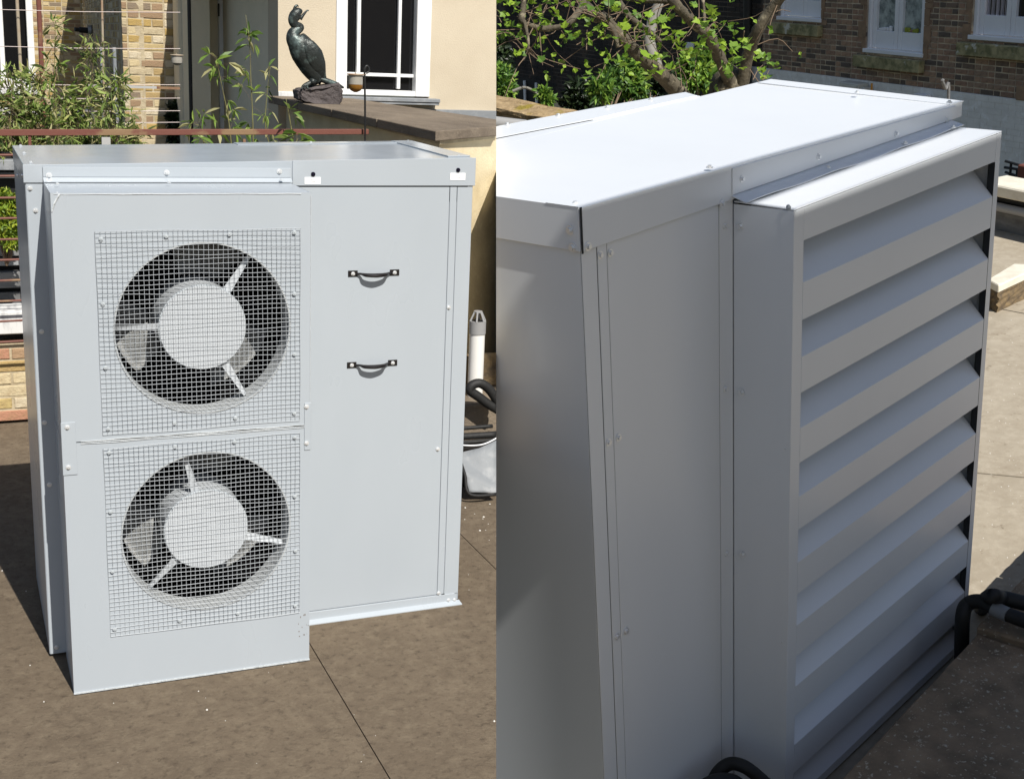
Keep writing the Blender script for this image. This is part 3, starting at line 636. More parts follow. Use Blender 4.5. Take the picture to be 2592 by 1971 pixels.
# glazed door in the recess
DR = thing('glazed_door', 'tall narrow pale blue glazed door in the shaded recess of the cream house', 'door', Pr.pt(Pr.px(573, 200)[0], -.2, .05))
bm = NB()
for a, b in ((551, 563.5), (586, 597)):
    pbox(bm, Pr, Pr.px(a, 100)[0], Pr.px(b, 100)[0], -.2, 2.80, .002, .07, .004)
pbox(bm, Pr, Pr.px(563.5, 100)[0] + .001, Pr.px(586, 100)[0] - .001, -.2, .2, .002, .06, .004); pbox(bm, Pr, Pr.px(563.5, 100)[0] + .001, Pr.px(586, 100)[0] - .001, 2.72, 2.8, .002, .06, .004); obj('frame', bm, 'greyp', DR)
for a, b in ((566.5, 569), (578, 580.5)):
    bm = NB(); pbox(bm, Pr, Pr.px(a, 100)[0], Pr.px(b, 100)[0], .2, 2.72, .03, .05); obj('glazing_bar', bm, 'greyp', DR)
for y0, y1 in ((26, 30), (190, 195)):
    bm = NB(); pbox(bm, Pr, Pr.px(564, 100)[0], Pr.px(586, 100)[0], Pr.px(570, y1)[1], Pr.px(570, y0)[1], .026, .046); obj('glazing_bar', bm, 'greyp', DR)
bm = NB(); pbox(bm, Pr, Pr.px(563.5, 100)[0] + .001, Pr.px(586, 100)[0] - .001, .2, 2.72, .012, .018); obj('pane', bm, 'glass2', DR)
bm = NB(); pbox(bm, Pr, Pr.px(549, 100)[0], Pr.px(552, 100)[0], Pr.px(550, 42)[1], Pr.px(550, 10)[1], .07, .09); obj('hinge', bm, 'iron', DR)
# drainpipes
xp = Pr.px(673, 100)[0]; Y_ = 7.9
DP = thing('drainpipe', 'thick black cast iron drainpipe running down the recess corner left of the bird', 'drainpipe', (xp, Y_, -1))
bm = NB(); rr = 13.0 * 12.6 / 3250; tube(bm, [(xp, Y_, -1), (xp, Y_, 2.85)], rr, 20); obj('pipe', bm, 'iron', DP, smooth=True)
bm = NB(); tube(bm, [(xp, Y_, 2.62), (xp, Y_, 2.68)], rr * 1.15, 20); box(bm, xp + .02, xp + .14, Y_ - .01, Y_ + .015, 2.63, 2.67); obj('clamp', bm, 'iron', DP)
xp = Pr.px(457, 100)[0]
bm = NB(); tube(bm, [(xp, 7.5, -1), (xp, 7.5, 2.85)], .017, 10); o = obj('thin_pipe', bm, 'iron', None, (xp, 7.5, -1), smooth=True); tag(o, 'thin black pipe running down beside the yellow brick pier', 'pipe')

# ---- yellow brick house: pier, its shaded side, and the long wall behind
YH = thing('yellow_brick_house', 'yellow stock brick house with a near brick pier and a far window wall', 'house', (1.8, 14, -3))
YP_ = 8.36; XP_ = A.at(313, 200, 1, YP_).x; Pp = Plane((XP_, YP_, 0), (1, 0)); pxr = Pp.px(452, 100)[0]; 
bricks(YH, Pp, 0, pxr, 1.2, 3.45, [], 'brickY', 'mortarY', 240, stuffkey='brickYs')
bk = A.at(214, 150, 1, 22)
Ps = Plane((XP_, YP_ + .001, 0), (XP_ - bk.x, YP_ - 22)); LS = math.hypot(XP_ - bk.x, 22 - YP_)
bricks(YH, Ps, -LS, -.01, 1.0, 4.2, [], 'brickY', 'mortarY', 0, stuffkey='brickYs', stuff_name='side_brickwork')
Pf = Plane((bk.x, 22, 0), (1, 0))
hw = [Pf.px(-60, 100)[0], Pf.px(86, 100)[0], Pf.px(40, 222)[1], 7.5]
bricks(YH, Pf, Pf.px(-90, 100)[0], 0, -.8, 4.3, [hw], 'brickY', 'mortarY', 50, stuffkey='brickYs', prefer=lambda c: -abs(Pf.pt((c[0] + c[1]) / 2, c[2]).z - 3.7) - abs(c[0] + .5))
bm = NB(); pbox(bm, Pf, Pf.px(-90, 100)[0], 0, -3, -.81, -.2, 0); pbox(bm, Pf, Pf.px(-90, 100)[0], 0, 4.32, 7, -.2, 0); obj('wall', bm, 'mortarY', YH)
bm = NB(); x0, x1 = hw[0], hw[1]; m_ = Pf.px(69, 100)[0]
pbox(bm, Pf, m_, x1, hw[2], 7.4, -.12, .03, .01); pbox(bm, Pf, x0, x0 + .12, hw[2], 7.4, -.12, .03, .01); pbox(bm, Pf, x0 + .12, m_, hw[2], hw[2] + .16, -.12, .03, .01); pbox(bm, Pf, Pf.px(-3, 100)[0], Pf.px(10, 100)[0], hw[2] + .16, 7.4, -.10, .02, .01)
WF = obj('window', bm, 'whitep', YH)
bm = NB(); pbox(bm, Pf, x0 + .1, m_ + .02, hw[2] + .1, 7.4, -.16, -.14); obj('pane', bm, 'glass', WF)
bm = NB(); pbox(bm, Pf, x0 - .1, x1 + .15, hw[2] - .12, hw[2] - .01, .001, .12, .01); pbox(bm, Pf, x0, Pf.px(228, 200)[0], hw[2] - .52, hw[2] - .36, .001, .05, .01); obj('sill', bm, 'whitewash', YH)
# small vents / boxes on the shaded side
bm = NB(); 
for s_, z_, h_ in ((.45, 3.0, .30),): pbox(bm, Ps, -LS * s_, -LS * s_ + .25, z_, z_ + h_, .002, .03, .004)
obj('air_brick', bm, 'lead', YH)
for xx, yy0 in ((295, 120), (256, 125)):
    p = A.at(xx, yy0, 1, 11.5)
# wall lamp on the far corner
LP_ = A.at(222, 78, 1, 13.0)
WL = thing('wall_lamp', 'black cylindrical spot lamp sticking out of the far yellow brick wall', 'lamp', LP_)
bm = NB(); tube(bm, [LP_, LP_ + Vector((-.10, -.02, .005)), LP_ + Vector((-.11, -.02, .005)), LP_ + Vector((-.16, -.03, .01))], [.036, .036, .026, .026], 16); obj('lamp_body', bm, 'black', WL, smooth=True)
bm = NB(); cyl(bm, LP_ + Vector((.002, 0, 0)), (1, 0, 0), .045, .04, 16); obj('collar', bm, 'lead', WL, smooth=True)
bm = NB(); box(bm, LP_.x + .042, LP_.x + .055, LP_.y - .05, LP_.y + .4, LP_.z - .07, LP_.z + .07, .004); obj('mounting_plate', bm, 'black', WL)

# ---- railing on the roof edge
RL_ = thing('railing', 'rusty red iron railing with close thin bars along the roof edge', 'railing', (.5, 3.0, 0))
hr0, hr1 = A.at(-60, 336, 1, 3.0), A.at(932, 333, 1, 3.0)
bm = NB(); box(bm, hr0.x, hr1.x, 2.985, 3.02, hr0.z - .017, 1.76, .002, (hr0.z + .017, hr1.z + .014))
for v in bm.verts:
    if v.co.z < hr0.z and v.co.x > 1: v.co.z += hr1.z - hr0.z
obj('handrail', bm, 'rust', RL_)
for z in (1.594, 1.479, 1.359, 1.245, 1.127, 1.011, .894, .776, .66, .54):
    bm = NB(); tube(bm, [(hr0.x, 3.0, z - .005), (hr1.x, 3.0, z + .02)], .0065, 8); obj('bar', bm, 'rust', RL_, smooth=True)
for px_, w_, m_ in ((268, .024, 'grey_post'), (75, .008, 'rust'), (618, .008, 'rust')):
    x = A.at(px_, 350, 1, 3.0).x; bm = NB(); box(bm, x - w_, x + w_, 2.992, 3.012, 0, hr0.z - .014, .001); obj('post', bm, m_, RL_)
# wire trellis above it
TR = thing('wire_trellis', 'thin horizontal wires stretched between rusty uprights in front of the brick house', 'trellis', (0, 4.2, 0))
for yl, yr in ((24, 32), (117, 124), (213, 215), (247, 249), (279, 281), (309, 310)):
    p, q = A.at(-40, yl, 1, 4.2), A.at(456, yr, 1, 4.2); bm = NB(); tube(bm, [p, (p + q) / 2 + Vector((0, 0, -.006)), q], .0024, 6); obj('wire', bm, 'wire', TR, smooth=True)
for xa, xb, rr_, m_ in ((41, 55, .0105, 'rust_pipe'), (257, 264, .0075, 'rust_pipe')):
    p, q = A.at(xa, -40, 1, 4.25), A.at(xb, 230, 1, 4.25); d = (q - p); q = p + d * 3.2; q.z = 1.0; bm = NB(); tube(bm, [p, q], rr_, 10); obj('upright', bm, m_, TR, smooth=True)
for xa, xb in ((96, 108), (257, 262), (289, 297)):
    p, q = A.at(xa, -30 if xa < 200 else 120, 1, 5.2), A.at(xb, 268, 1, 5.2); q.z = p.z - (3.0 if xa < 200 else 2.0)
    bm = NB(); tube(bm, [p, q], .017 if xa < 200 else .0135, 10); o = obj('old_pipe', bm, 'rust' if xa < 200 else 'lead', None, q, smooth=True)
    tag(o, {96: 'brown rusty pipe standing right of the far white window', 257: 'left grey pipe in the shade beside the brick pier', 289: 'right grey pipe in the shade beside the brick pier'}[xa], 'pipe')
# flat grey rail with rusty end in front of the pier
p, q = A.at(225, 217, 1, 4.3), A.at(455, 217, 1, 4.3); mq = A.at(396, 217, 1, 4.3)
FRL = thing('flat_rail', 'flat grey rail with a rusty right end crossing the brick pier', 'rail', p)
bm = NB(); box(bm, p.x, mq.x, 4.29, 4.31, p.z - .008, p.z + .008); obj('grey_length', bm, 'grey_post', FRL); bm = NB(); box(bm, mq.x + .001, q.x, 4.29, 4.31, p.z - .009, p.z + .007); obj('rusty_length', bm, 'rust', FRL)

def lantern(name, label, hx, htop, hbot, jx0, jx1, jy0, jy1, Y, full=True):
    p = A.at(hx, hbot, 1, Y); t = A.at(hx, htop, 1, Y); s = (Y + 4.69) / 3250 * 1.04
    T_ = thing(name, label, 'lantern', (p.x, Y, p.z))
    jc = (jx0 + jx1) / 2; c = A.at(jc, jy0, 1, Y); bt = A.at(jc, jy1, 1, Y); rj = (jx1 - jx0) / 2 * s
    if full:
        bm = NB(); k = 11 * s
        tube(bm, spline([(p.x, Y, p.z - .8), (p.x, Y, p.z), (t.x - .002, Y, t.z - 1.7 * k), (t.x - .004, Y, t.z - .8 * k), (t.x + .35 * k, Y, t.z), (t.x + k * .9, Y, t.z - .5 * k), (t.x + k * .9, Y, t.z - 1.2 * k), (t.x + .3 * k, Y, t.z - 1.6 * k)], 5), .0062, 8); obj('hook', bm, 'iron', T_, smooth=True)
    bm = NB(); tube(bm, [(c.x - rj * .1, Y, c.z + .012), (c.x, Y, c.z), (p.x, Y, c.z + .002)], .0035, 6); ring_ = [(c.x + rj * 1.12 * math.cos(a), Y + rj * 1.12 * math.sin(a), c.z) for a in [i * math.pi / 10 for i in range(21)]]; tube(bm, ring_, .0045, 6); obj('ring', bm, 'rust_pipe', T_, smooth=True)
    h = c.z - bt.z
    bm = NB(); tube(bm, [(c.x, Y, c.z - .001), (c.x, Y, c.z - h * .55)], rj, 20); obj('jar', bm, 'jar', T_, smooth=True)
    bm = NB(); tube(bm, [(c.x, Y, c.z - h * .56), (c.x, Y, c.z - h * .75), (c.x, Y, c.z - h * .9), (c.x, Y, c.z - h)], [rj, rj * .98, rj * .7, rj * .2], 20); obj('wax', bm, 'amber' if full else 'jar', T_, smooth=True)
lantern('hanging_lantern', 'amber glass candle jar hanging from a black crook before the sash window', 924, 167, 352, 883, 918, 189, 234, 2.95)
lantern('hanging_lantern', 'grey glass candle jar hanging at the edge of the brick pier', 458, 125, 165, 435, 460, 140, 166, 4.5, False)

# ---- low things beyond the railing on the far left
LW = thing('low_brick_wall', 'low mixed red and yellow brick wall under a white ledge, left of the enclosure', 'wall', (-.2, 3.25, 0))
Pl = Plane((-1.6, 3.16, 0), (1, 0))
bricks(LW, Pl, 0, 2.6, .02, .50, [], 'brickL', 'mortarY', 300)
bm = NB(); box(bm, -1.6, 1.0, 3.10, 3.34, .555, .69, .006); obj('white_ledge', bm, 'whitewash', LW)
bm = NB(); box(bm, -1.6, 1.0, 3.2, 3.34, .51, .552); obj('gap', bm, 'black', LW)
CL = thing('clad_bench', 'weathered dark grey board cladding stepping up behind the railing bars', 'cladding', (-.3, 3.6, 0))
for i, (y0, y1) in enumerate(((405, 432), (436, 452), (622, 648), (654, 672), (690, 728), (742, 768), (772, 786))):
    p0, p1 = A.at(-40, y0, 1, 3.42 + .03 * (i % 2)), A.at(60, y1, 1, 3.42 + .03 * (i % 2)); bm = NB(); box(bm, -1.6, .9, 3.42 + .03 * (i % 2), 3.50, p1.z, p0.z, .004); obj('board', bm, 'lead_d' if i % 3 else 'lead', CL)
bm = NB(); box(bm, -1.6, .9, 3.51, 3.56, .56, 1.56); obj('backing_board', bm, 'black', CL)

# ---- stuff by the foot of the coped wall
Yq = 1.75
LG = thing('stone_ledge', 'rough brown stone ledge at the foot of the cream coped wall', 'ledge', (2.5, 2.0, 0))
bm = NB(); box(bm, 2.02, 2.30, 1.72, 2.5, 0, .33, .01); obj('stone', bm, 'stone', LG); bm = NB(); box(bm, 2.305, 2.75, 1.70, 2.08, 0, .36, .012); obj('stone', bm, 'stone', LG)
p = A.at(1208, 850, 1, 2.0); 
bm = NB(); box(bm, 2.42, 2.9, 2.02, 2.095, .362, .55, .01); obj('stone', bm, 'mudstone', LG)
pb = Vector((A.at(1202, 1000, 1, 1.86).x, 1.86, .3305))
VP = thing('vent_pipe', 'white plastic waste pipe with a grey cage cap beside the cream wall', 'pipe', pb)
zt_ = A.at(1203, 843, 1, 1.86).z
bm = NB(); tube(bm, [pb, (pb.x, pb.y, zt_)], .0435, 28); obj('pipe', bm, 'plastic_w', VP, smooth=True)
bm = NB(); ztt = A.at(1203, 812, 1, 1.86).z; tube(bm, [(pb.x, pb.y, zt_ - .002), (pb.x, pb.y, ztt)], .0475, 28); obj('cap', bm, 'plastic_g', VP, smooth=True)
bm = NB(); zc = ztt + .052
for a in range(6):
    t = a * math.pi / 3; tube(bm, [(pb.x + .045 * math.cos(t), pb.y + .045 * math.sin(t), ztt - .001), (pb.x + .02 * math.cos(t), pb.y + .02 * math.sin(t), zc)], .0055, 6)
cyl(bm, (pb.x, pb.y, zc - .004), (0, 0, 1), .024, .008, 14); obj('cage', bm, 'plastic_g', VP, smooth=True)
bm = NB(); cyl(bm, (pb.x, pb.y, ztt), (0, 0, 1), .036, .002, 16); obj('opening', bm, 'black', VP)
def pxp(pts, Y): return [A.at(x, y, 1, Y) for x, y in pts]
def hose(pts, r, name, label, m='foam', Y=1.6, cat='pipe', grp=None, seg=12):
    pp = spline(pts, 6); bm = NB(); tube(bm, pp, r, seg); o = obj(name, bm, m, None, pp[0], smooth='all'); return tag(o, label, cat, grp)
hose(pxp([(1262, 1020), (1238, 985), (1215, 970), (1195, 975), (1190, 988), (1210, 1003), (1240, 1025), (1275, 1045)], 1.6), .026, 'lagged_pipe', 'thick black lagged pipe looping over itself below the white vent pipe')
hose([A.at(1130, 1085, 1, 1.5), A.at(1180, 1083, 1, 1.5), A.at(1246, 1078, 1, 1.5)], .011, 'lagged_pipe', 'thinnest and topmost of the straight black pipes beside the enclosure')
hose([A.at(1130, 1105, 1, 1.45), A.at(1180, 1104, 1, 1.45), A.at(1275, 1098, 1, 1.45)], .019, 'lagged_pipe', 'thick straight black lagged pipe between two thinner ones beside the enclosure')
hose([A.at(1130, 1120, 1, 1.40), A.at(1180, 1119, 1, 1.40), A.at(1275, 1112, 1, 1.40)], .012, 'lagged_pipe', 'lowest straight black pipe, just above the curved white cable')
hose(pxp([(1125, 1120), (1165, 1126), (1205, 1127), (1235, 1120), (1275, 1098)], 1.34), .0042, 'white_cable', 'thin white cable curving below the black pipes', 'cable', cat='cable')
LD = thing('lead_flashing', 'crumpled pale grey lead sheet with a dark rolled edge lying on the deck', 'flashing', (2.2, 1.2, 0))
bm = NB(); pts = [A.at(x, y, 1, Y) for x, y, Y in ((1160, 1150, 1.3), (1275, 1110, 1.3), (1280, 1244, 1.12), (1190, 1248, 1.12), (1176, 1200, 1.18))]
vs = [bm.verts.new(p) for p in pts]; bm.faces.new(vs); bmesh.ops.triangulate(bm, faces=bm.faces[:]); bmesh.ops.subdivide_edges(bm, edges=bm.edges[:], cuts=6, use_grid_fill=True)
for v in bm.verts: v.co.y += .012 * math.sin(v.co.x * 30) + random.uniform(-.003, .003)
bmesh.ops.solidify(bm, geom=bm.faces[:], thickness=.004); obj('sheet', bm, 'lead', LD, smooth='all')
bm = NB(); tube(bm, spline([pts[0] + Vector((-.002, -.01, 0)), pts[4] + Vector((-.002, -.01, 0)), pts[3] + Vector((0, -.012, -.004)), pts[2] + Vector((0, -.012, -.004))], 8), .0085, 8); obj('rolled_edge', bm, 'foam', LD, smooth='all')
bm = NB(); box(bm, 1.9, 3.2, 1.36, 1.70, 0, .14, .01); o = obj('kerb', bm, 'black', None, (2.2, 1.5, 0)); tag(o, 'dark kerb under the black pipes at the wall foot', 'kerb')
bm = NB(); 
for i in range(26):
    x, y = random.uniform(2.02, 2.5), random.uniform(.55, 1.1)
    s = random.uniform(.002, .007); cyl(bm, (x, y, 0), (0, 0, 1), s, s * .6, 6, s * .6)
o = obj('rubble', bm, 'chip', None, (2.2, .8, 0)); tag(o, 'small pale stone crumbs by the lead sheet', 'rubble', kind='stuff')

# ---- plants on the left
def bamboo_leafmesh(seed):
    b = NB(); rnd = random.Random(seed); leaf_quad(b, Vector((0, 0, 0)), Vector((1, 0, -.15)), Vector((0, .1, 1)), 1.0, rnd.uniform(.10, .17), rnd.uniform(.05, .3)); return mesh_of('leaf', b, 'leafB')
BL = [bamboo_leafmesh(i) for i in range(5)]
def culm_path(pts, Y): return spline([A.at(x, y, 1, Y) for x, y in pts], 5)
def bamboo(label, pts, Y, nleaf, stuffn=0, L=(.07, .13), spread=.1, grp='bamboo plants behind the railing', top=1.0):
    path = culm_path(pts, Y); T_ = thing('bamboo_plant', label, 'bamboo', path[0], grp)
    bm = NB(); tube(bm, path, [.0042, .0034, .0024, .0012], 6); obj('culm', bm, 'culm', T_, smooth='all')
    bt = NB(); n = len(path); made = 0; tries = 0
    lv = []
    while made < nleaf + stuffn and tries < 5000:
        tries += 1; f = (random.random() ** top) * (n - 1.01) ; k = int(f); p = path[k].lerp(path[k + 1], f - k)
        d = rdir(.2); d.y *= .8; e = p + d * random.uniform(.02, spread) * (1.2 - .6 * f / n); tube(bt, [p, (p + e) / 2 + Vector((0, 0, .006)), e], .0009, 3, False)
        for _ in range(random.choice((2, 3, 4))):
            ld = (d * .7 + rdir(-.35)).normalized(); lv.append((e + rdir() * .006, ld, random.uniform(*L))); made += 1
    obj('twig', bt, 'twig', T_)
    random.shuffle(lv)
    for (e, d, l) in lv[:nleaf]:
        q = d.to_track_quat('X', 'Z').to_euler(); q[0] += random.uniform(-.9, .9)
        inst('leaf', random.choice(BL), T_, e, q, l)
    if len(lv) > nleaf:
        bm = NB()
        for (e, d, l) in lv[nleaf:]: leaf_quad(bm, e, d, rdir(.4), l, l * random.uniform(.08, .16), random.uniform(0, .3))
        o = obj('foliage', bm, 'leafBm', T_); o['kind'] = 'stuff'
bamboo('tallest bamboo shoot in front of the shaded recess, reaching highest beside the drainpipe', [(641, 390), (640, 310), (635, 200), (632, 120), (622, 38)], 3.6, 62, L=(.055, .11), spread=.11)
bamboo('bamboo shoot leaning across the pale blue glazed door', [(588, 390), (578, 300), (560, 210), (548, 150)], 3.5, 60, L=(.06, .12), spread=.13)
bamboo('short bamboo shoot left of the glazed door, just above the handrail', [(520, 390), (512, 340), (500, 295)], 3.45, 40, L=(.06, .12), spread=.13)
bamboo('bamboo shoot in front of the black drainpipe, leaning left', [(688, 390), (672, 320), (676, 240), (684, 170)], 3.7, 34, L=(.05, .10), spread=.07)
bamboo('thin grassy shoot in front of the coping below the bird', [(742, 352), (733, 300), (724, 250)], 2.9, 12, L=(.05, .09), spread=.05)
bamboo('low broad leaved bamboo tuft at the back edge of the lid under the bird', [(738, 376), (748, 362), (755, 350)], 2.6, 14, L=(.10, .14), spread=.05)
for i, (lab, pts, nl, ns) in enumerate((
    ('tall bamboo spray standing before the far brick wall, left of the wall lamp', [(150, 390), (142, 280), (138, 180), (140, 55)], 70, 150),
    ('bamboo clump below the far white window at the left edge', [(20, 400), (24, 330), (30, 260), (26, 200)], 35, 560),
    ('bamboo clump between the far window and the tall spray', [(92, 400), (88, 320), (84, 250), (90, 190)], 35, 560),
    ('bamboo clump in front of the shaded brick side', [(215, 400), (222, 300), (232, 210), (238, 130)], 45, 430),
    ('bamboo clump right of the shaded brick side, above the grey post', [(285, 400), (284, 330), (282, 260), (296, 200)], 40, 520),
    ('low bamboo clump spilling towards the brick pier', [(318, 400), (322, 345), (330, 520), (338, 280)], 30, 520),
    ('dry straw coloured bamboo clump low at the far left', [(48, 400), (56, 350), (60, 300), (58, 265)], 20, 560),
    ('dense bamboo clump behind the middle of the handrail', [(178, 400), (176, 345), (184, 300), (190, 262)], 20, 600))):
    bamboo(lab, pts, 3.45 + .12 * (i % 4), nl, int(ns * 1.15), L=(.04, .09), spread=.15 if ns > 200 else .10, top=1.7 if ns > 200 else 1.0)
def shrub(name, label, blobs, key, n, L, cat='shrub', W_=.4, grp=None, stem=None):
    """blobs: (px,py,rx,ry,depth axis value) ellipses in the place, leaf faces all through the volume"""
    cs = []
    for (x, y, rx, ry, Y) in blobs:
        c = at_d(x, y, Y); k = Y / 3250; cs.append((c, rx * k, ry * k))
    T_ = thing(name, label, cat, cs[0][0] - Vector((0, 0, cs[0][2])), grp); bm = NB(); tot = sum(a * b for _, a, b in cs)
    for (c, a, b) in cs:
        for i in range(int(n * a * b / tot)):
            v = rdir() * random.random() ** .45; p = c + Vector((v.x * a, v.y * a * .8, v.z * b)); l = random.uniform(*L)
            leaf_quad(bm, p, rdir(.1), rdir(.6), l, l * W_ * random.uniform(.7, 1.2), random.uniform(.05, .3))
    o = obj('foliage', bm, key, T_); o['kind'] = 'stuff'
    bm = NB(); b0 = BASE[T_.name] - Vector((0, 0, .25))
    for (c, a, b) in cs:
        for i in range(3): tube(bm, spline([b0, (b0 + c) / 2 + rdir() * a * .3, c + rdir() * a * .6], 4), [.008, .005, .002], 5)
    obj('stem', bm, 'twig', T_)
    return T_
def at_d(x, y, d):
    r = CUR.ray(x, y); return CUR.cam + r * d
shrub('ivy', 'dark ivy clump hanging on the corner between brick pier and shaded recess', [(452, 290, 22, 30, 12.4), (458, 345, 28, 30, 12.4), (440, 300, 12, 14, 12.3)], 'leafD', 1500, (.05, .09), 'ivy', .8)
shrub('lime_shrub', 'bright lime green shrub behind the railing bars left of the enclosure', [(8, 520, 42, 42, 7.33), (18, 575, 36, 36, 7.33), (30, 610, 22, 22, 7.33)], 'leafY', 1700, (.03, .055))

# =================================================================== SECOND PLACE (right photograph)
CUR = B
W2, D2, XB0, P2, T2_, XB1 = 1.788, .684, .5645, .1737, 1.7476, 1.700
zf = lambda x: 1.85 - .0405 * x / W2          # the lid falls a little along the louvre side
G0 = B.at(2475, 1197, 2, 0); G1 = B.at(2592, 1208, 2, 0)
deck([[(-9, -9), (7.05, -9), (7.15, 2.4), (5.2, 7.2), (-2, 7.2), (-9, 4)]], [((G0.x, G0.y), ((G1 - G0).x, (G1 - G0).y)), ((5.2, 0), (.1, 1))], .012, 'deck2', 'deck_gap', 'flat_roof')
bm = NB(); box(bm, -30, 45, -20, 50, -2.6, -2.4); tag(obj('courtyard_ground', bm, 'soil', None, (0, 0, -2.6)), kind='structure')
bm = NB()
for i in range(90):
    p = B.at(random.uniform(2470, 2592), random.uniform(760, 1500), 2, 0); s = random.choice((.0012, .002, .003)); cyl(bm, p, (0, 0, 1), s, s * .8, 5, s * .5)
o = obj('grit', bm, 'chip', None, (3, 0, 0)); tag(o, 'tiny pale grit on the sunny roof beyond the louvred housing', 'grit', kind='stuff')

V = thing('louvred_enclosure', 'white topped grey metal enclosure with a large louvred front, seen close from its corner', 'heat pump', (W2 / 2, D2 / 2, 0))
bm = NB(); box(bm, 0, W2, 0, D2, .01, 1.70, .002); obj('cabinet', bm, 'paint_w', V)
bm = NB(); box(bm, -.004, -.0005, .0, D2, .012, 1.775, .001); obj('side_panel', bm, 'paint_w', V)
for nm, x0, x1, y in (('corner_strip', -.004, .0455, -.004), ('trim_strip', .0485, .0795, -.0045), ('access_panel', .082, .5035, -.004), ('edge_strip', .506, .5625, -.0045)):
    bm = NB(); box(bm, x0, x1, y, 0, .012, 1.765, .001); obj(nm, bm, 'paint_w', V)
bm = NB(); box(bm, -.004, .565, -.0022, -.0008, .013, 1.76); obj('gap', bm, 'dark_gap', V)
# lid with deep rim
bm = NB(); quadbox(bm, [(-.006, -.006, 1.766), (W2 + .004, -.006, 1.766), (W2 + .004, D2, 1.766), (-.006, D2, 1.766), (-.006, -.006, zf(0)), (W2 + .004, -.006, zf(W2)), (W2 + .004, D2, 1.848), (-.006, D2, 1.85)]); bmesh.ops.subdivide_edges(bm, edges=bm.edges[:], cuts=10, use_grid_fill=True); obj('lid', bm, 'paint_w', V, smooth=True)
bm = NB(); box(bm, -.0075, .562, -.0105, -.0065, 1.7555, 1.84, .001, (zf(0) + .001, zf(.56) + .001)); obj('fascia', bm, 'paint_w', V)
bm = NB(); box(bm, -.0105, -.0065, -.006, D2, 1.7555, 1.852, .001); obj('fascia', bm, 'paint_w', V)
bm = NB(); box(bm, -.0112, -.0106, -.007, .085, 1.8515, 1.8525); box(bm, -.0115, -.0066, -.0125, -.0106, 1.752, 1.852); obj('gap', bm, 'dark_gap', V)
def topq(bm, pts, h, t=.0012):
    """thin sheet lying on the sloping lid"""
    def z(x, y): return (zf(x) * (1 - y / D2) + 1.849 * (y / D2))
    c = [(x, y, z(x, y) + h) for x, y in pts]; d = [(x, y, z(x, y) + h + t) for x, y in pts]; quadbox(bm, c + d)
bm = NB(); topq(bm, [(W2 - .075, -.004), (W2 + .01, -.008), (W2 + .006, D2 - .012), (W2 - .075, D2 - .012)], .0005, .0022); obj('lid_strip', bm, 'paint_w', V)
e0, e1, e2 = B.at(1494, 304, 2, 1.853), B.at(1256, 350, 2, 1.853), B.at(1739.6, 234.5, 2, 1.853)
bm = NB(); prism(bm, [(-.006, D2 + .0005), (1.40, D2 + .0005), (1.44, .768), (1.048, .846), (.703, .895), (-.006, .90)], 1.70, 1.8495); obj('lid_extension', bm, 'paint_w', V)
bm = NB(); prism(bm, [(-.02, .775), (.55, .766), (.897, .713), (.897, .707), (.55, .760), (-.02, .769)], 1.8498, 1.8506); obj('gap', bm, 'dark_gap', V)
bm = NB(); prism(bm, [(-.02, .777), (.55, .768), (.905, .7145), (1.39, D2 + .006), (1.44, .770), (1.048, .849), (.703, .900), (-.02, .905)], 1.8499, 1.8525); obj('lid_lap', bm, 'paint_w', V)
# flashing where the louvre box meets the body
bm = NB(); box(bm, .548, W2 - .05, -.0135, -.0068, 1.768, 1.80, .0008, (zf(.55) - .004, zf(W2) - .003)); obj('flashing', bm, 'paint_w', V)
bm = NB(); n = 24; prev = None
for i in range(n + 1):
    x = .548 + (1.715 - .548) * i / n; wv = .0022 * math.sin(i * .9) + .0015 * math.sin(i * .37)
    r_ = [bm.verts.new(p) for p in ((x, -.0085, 1.7675), (x, -.052, 1.7535 + wv), (x, -.052, 1.7520 + wv), (x, -.0085, 1.7655))]
    if prev:
        for k in range(4): bm.faces.new((prev[k], prev[(k + 1) % 4], r_[(k + 1) % 4], r_[k]))
    else: bm.faces.new(r_)
    prev = r_
bm.faces.new(prev[::-1]); bmesh.ops.recalc_face_normals(bm, faces=bm.faces[:]); obj('flashing_flange', bm, 'paint_w', V)
# louvre box
x0, x1 = XB0, XB1
bm = NB(); quadbox(bm, [(x0, -P2, T2_ - .004), (x1, -P2, T2_ - .004), (x1, -.005, T2_ - .001), (x0, -.005, T2_ - .001), (x0, -P2, T2_), (x1, -P2, T2_), (x1, -.005, T2_ + .003), (x0, -.005, T2_ + .003)], .0012); obj('box_top', bm, 'paint_w', V)
bm = NB(); box(bm, x0, x0 + .003, -P2 + .002, -.005, .01, T2_ - .005); obj('box_side', bm, 'paint_w', V)
bm = NB(); box(bm, x0 - .001, x0 - .0002, -P2 + .001, -P2 + .036, .01, T2_ - .006); obj('side_lap', bm, 'paint_w', V)
bm = NB(); box(bm, x1 - .003, x1, -P2 + .002, -.005, .01, T2_ - .005); obj('box_side', bm, 'paint_w', V)
lx0, lx1 = x0 + .044, x1 - .032
bm = NB(); box(bm, x0, lx0, -P2, -P2 + .0025, .01, T2_ - .005, .0008); obj('stile', bm, 'paint_w', V)
bm = NB(); box(bm, lx1, x1, -P2, -P2 + .0025, .01, T2_ - .005, .0008); obj('stile', bm, 'paint_w', V)
bm = NB(); box(bm, lx1 - .001, lx1, -P2 - .0005, -P2 + .02, .01, 1.66); obj('gap', bm, 'dark_gap', V)
bm = NB(); box(bm, lx0 + .0006, lx1 - .0016, -P2, -P2 + .0025, 1.663, T2_ - .005, .0008); obj('top_rail', bm, 'paint_w', V)
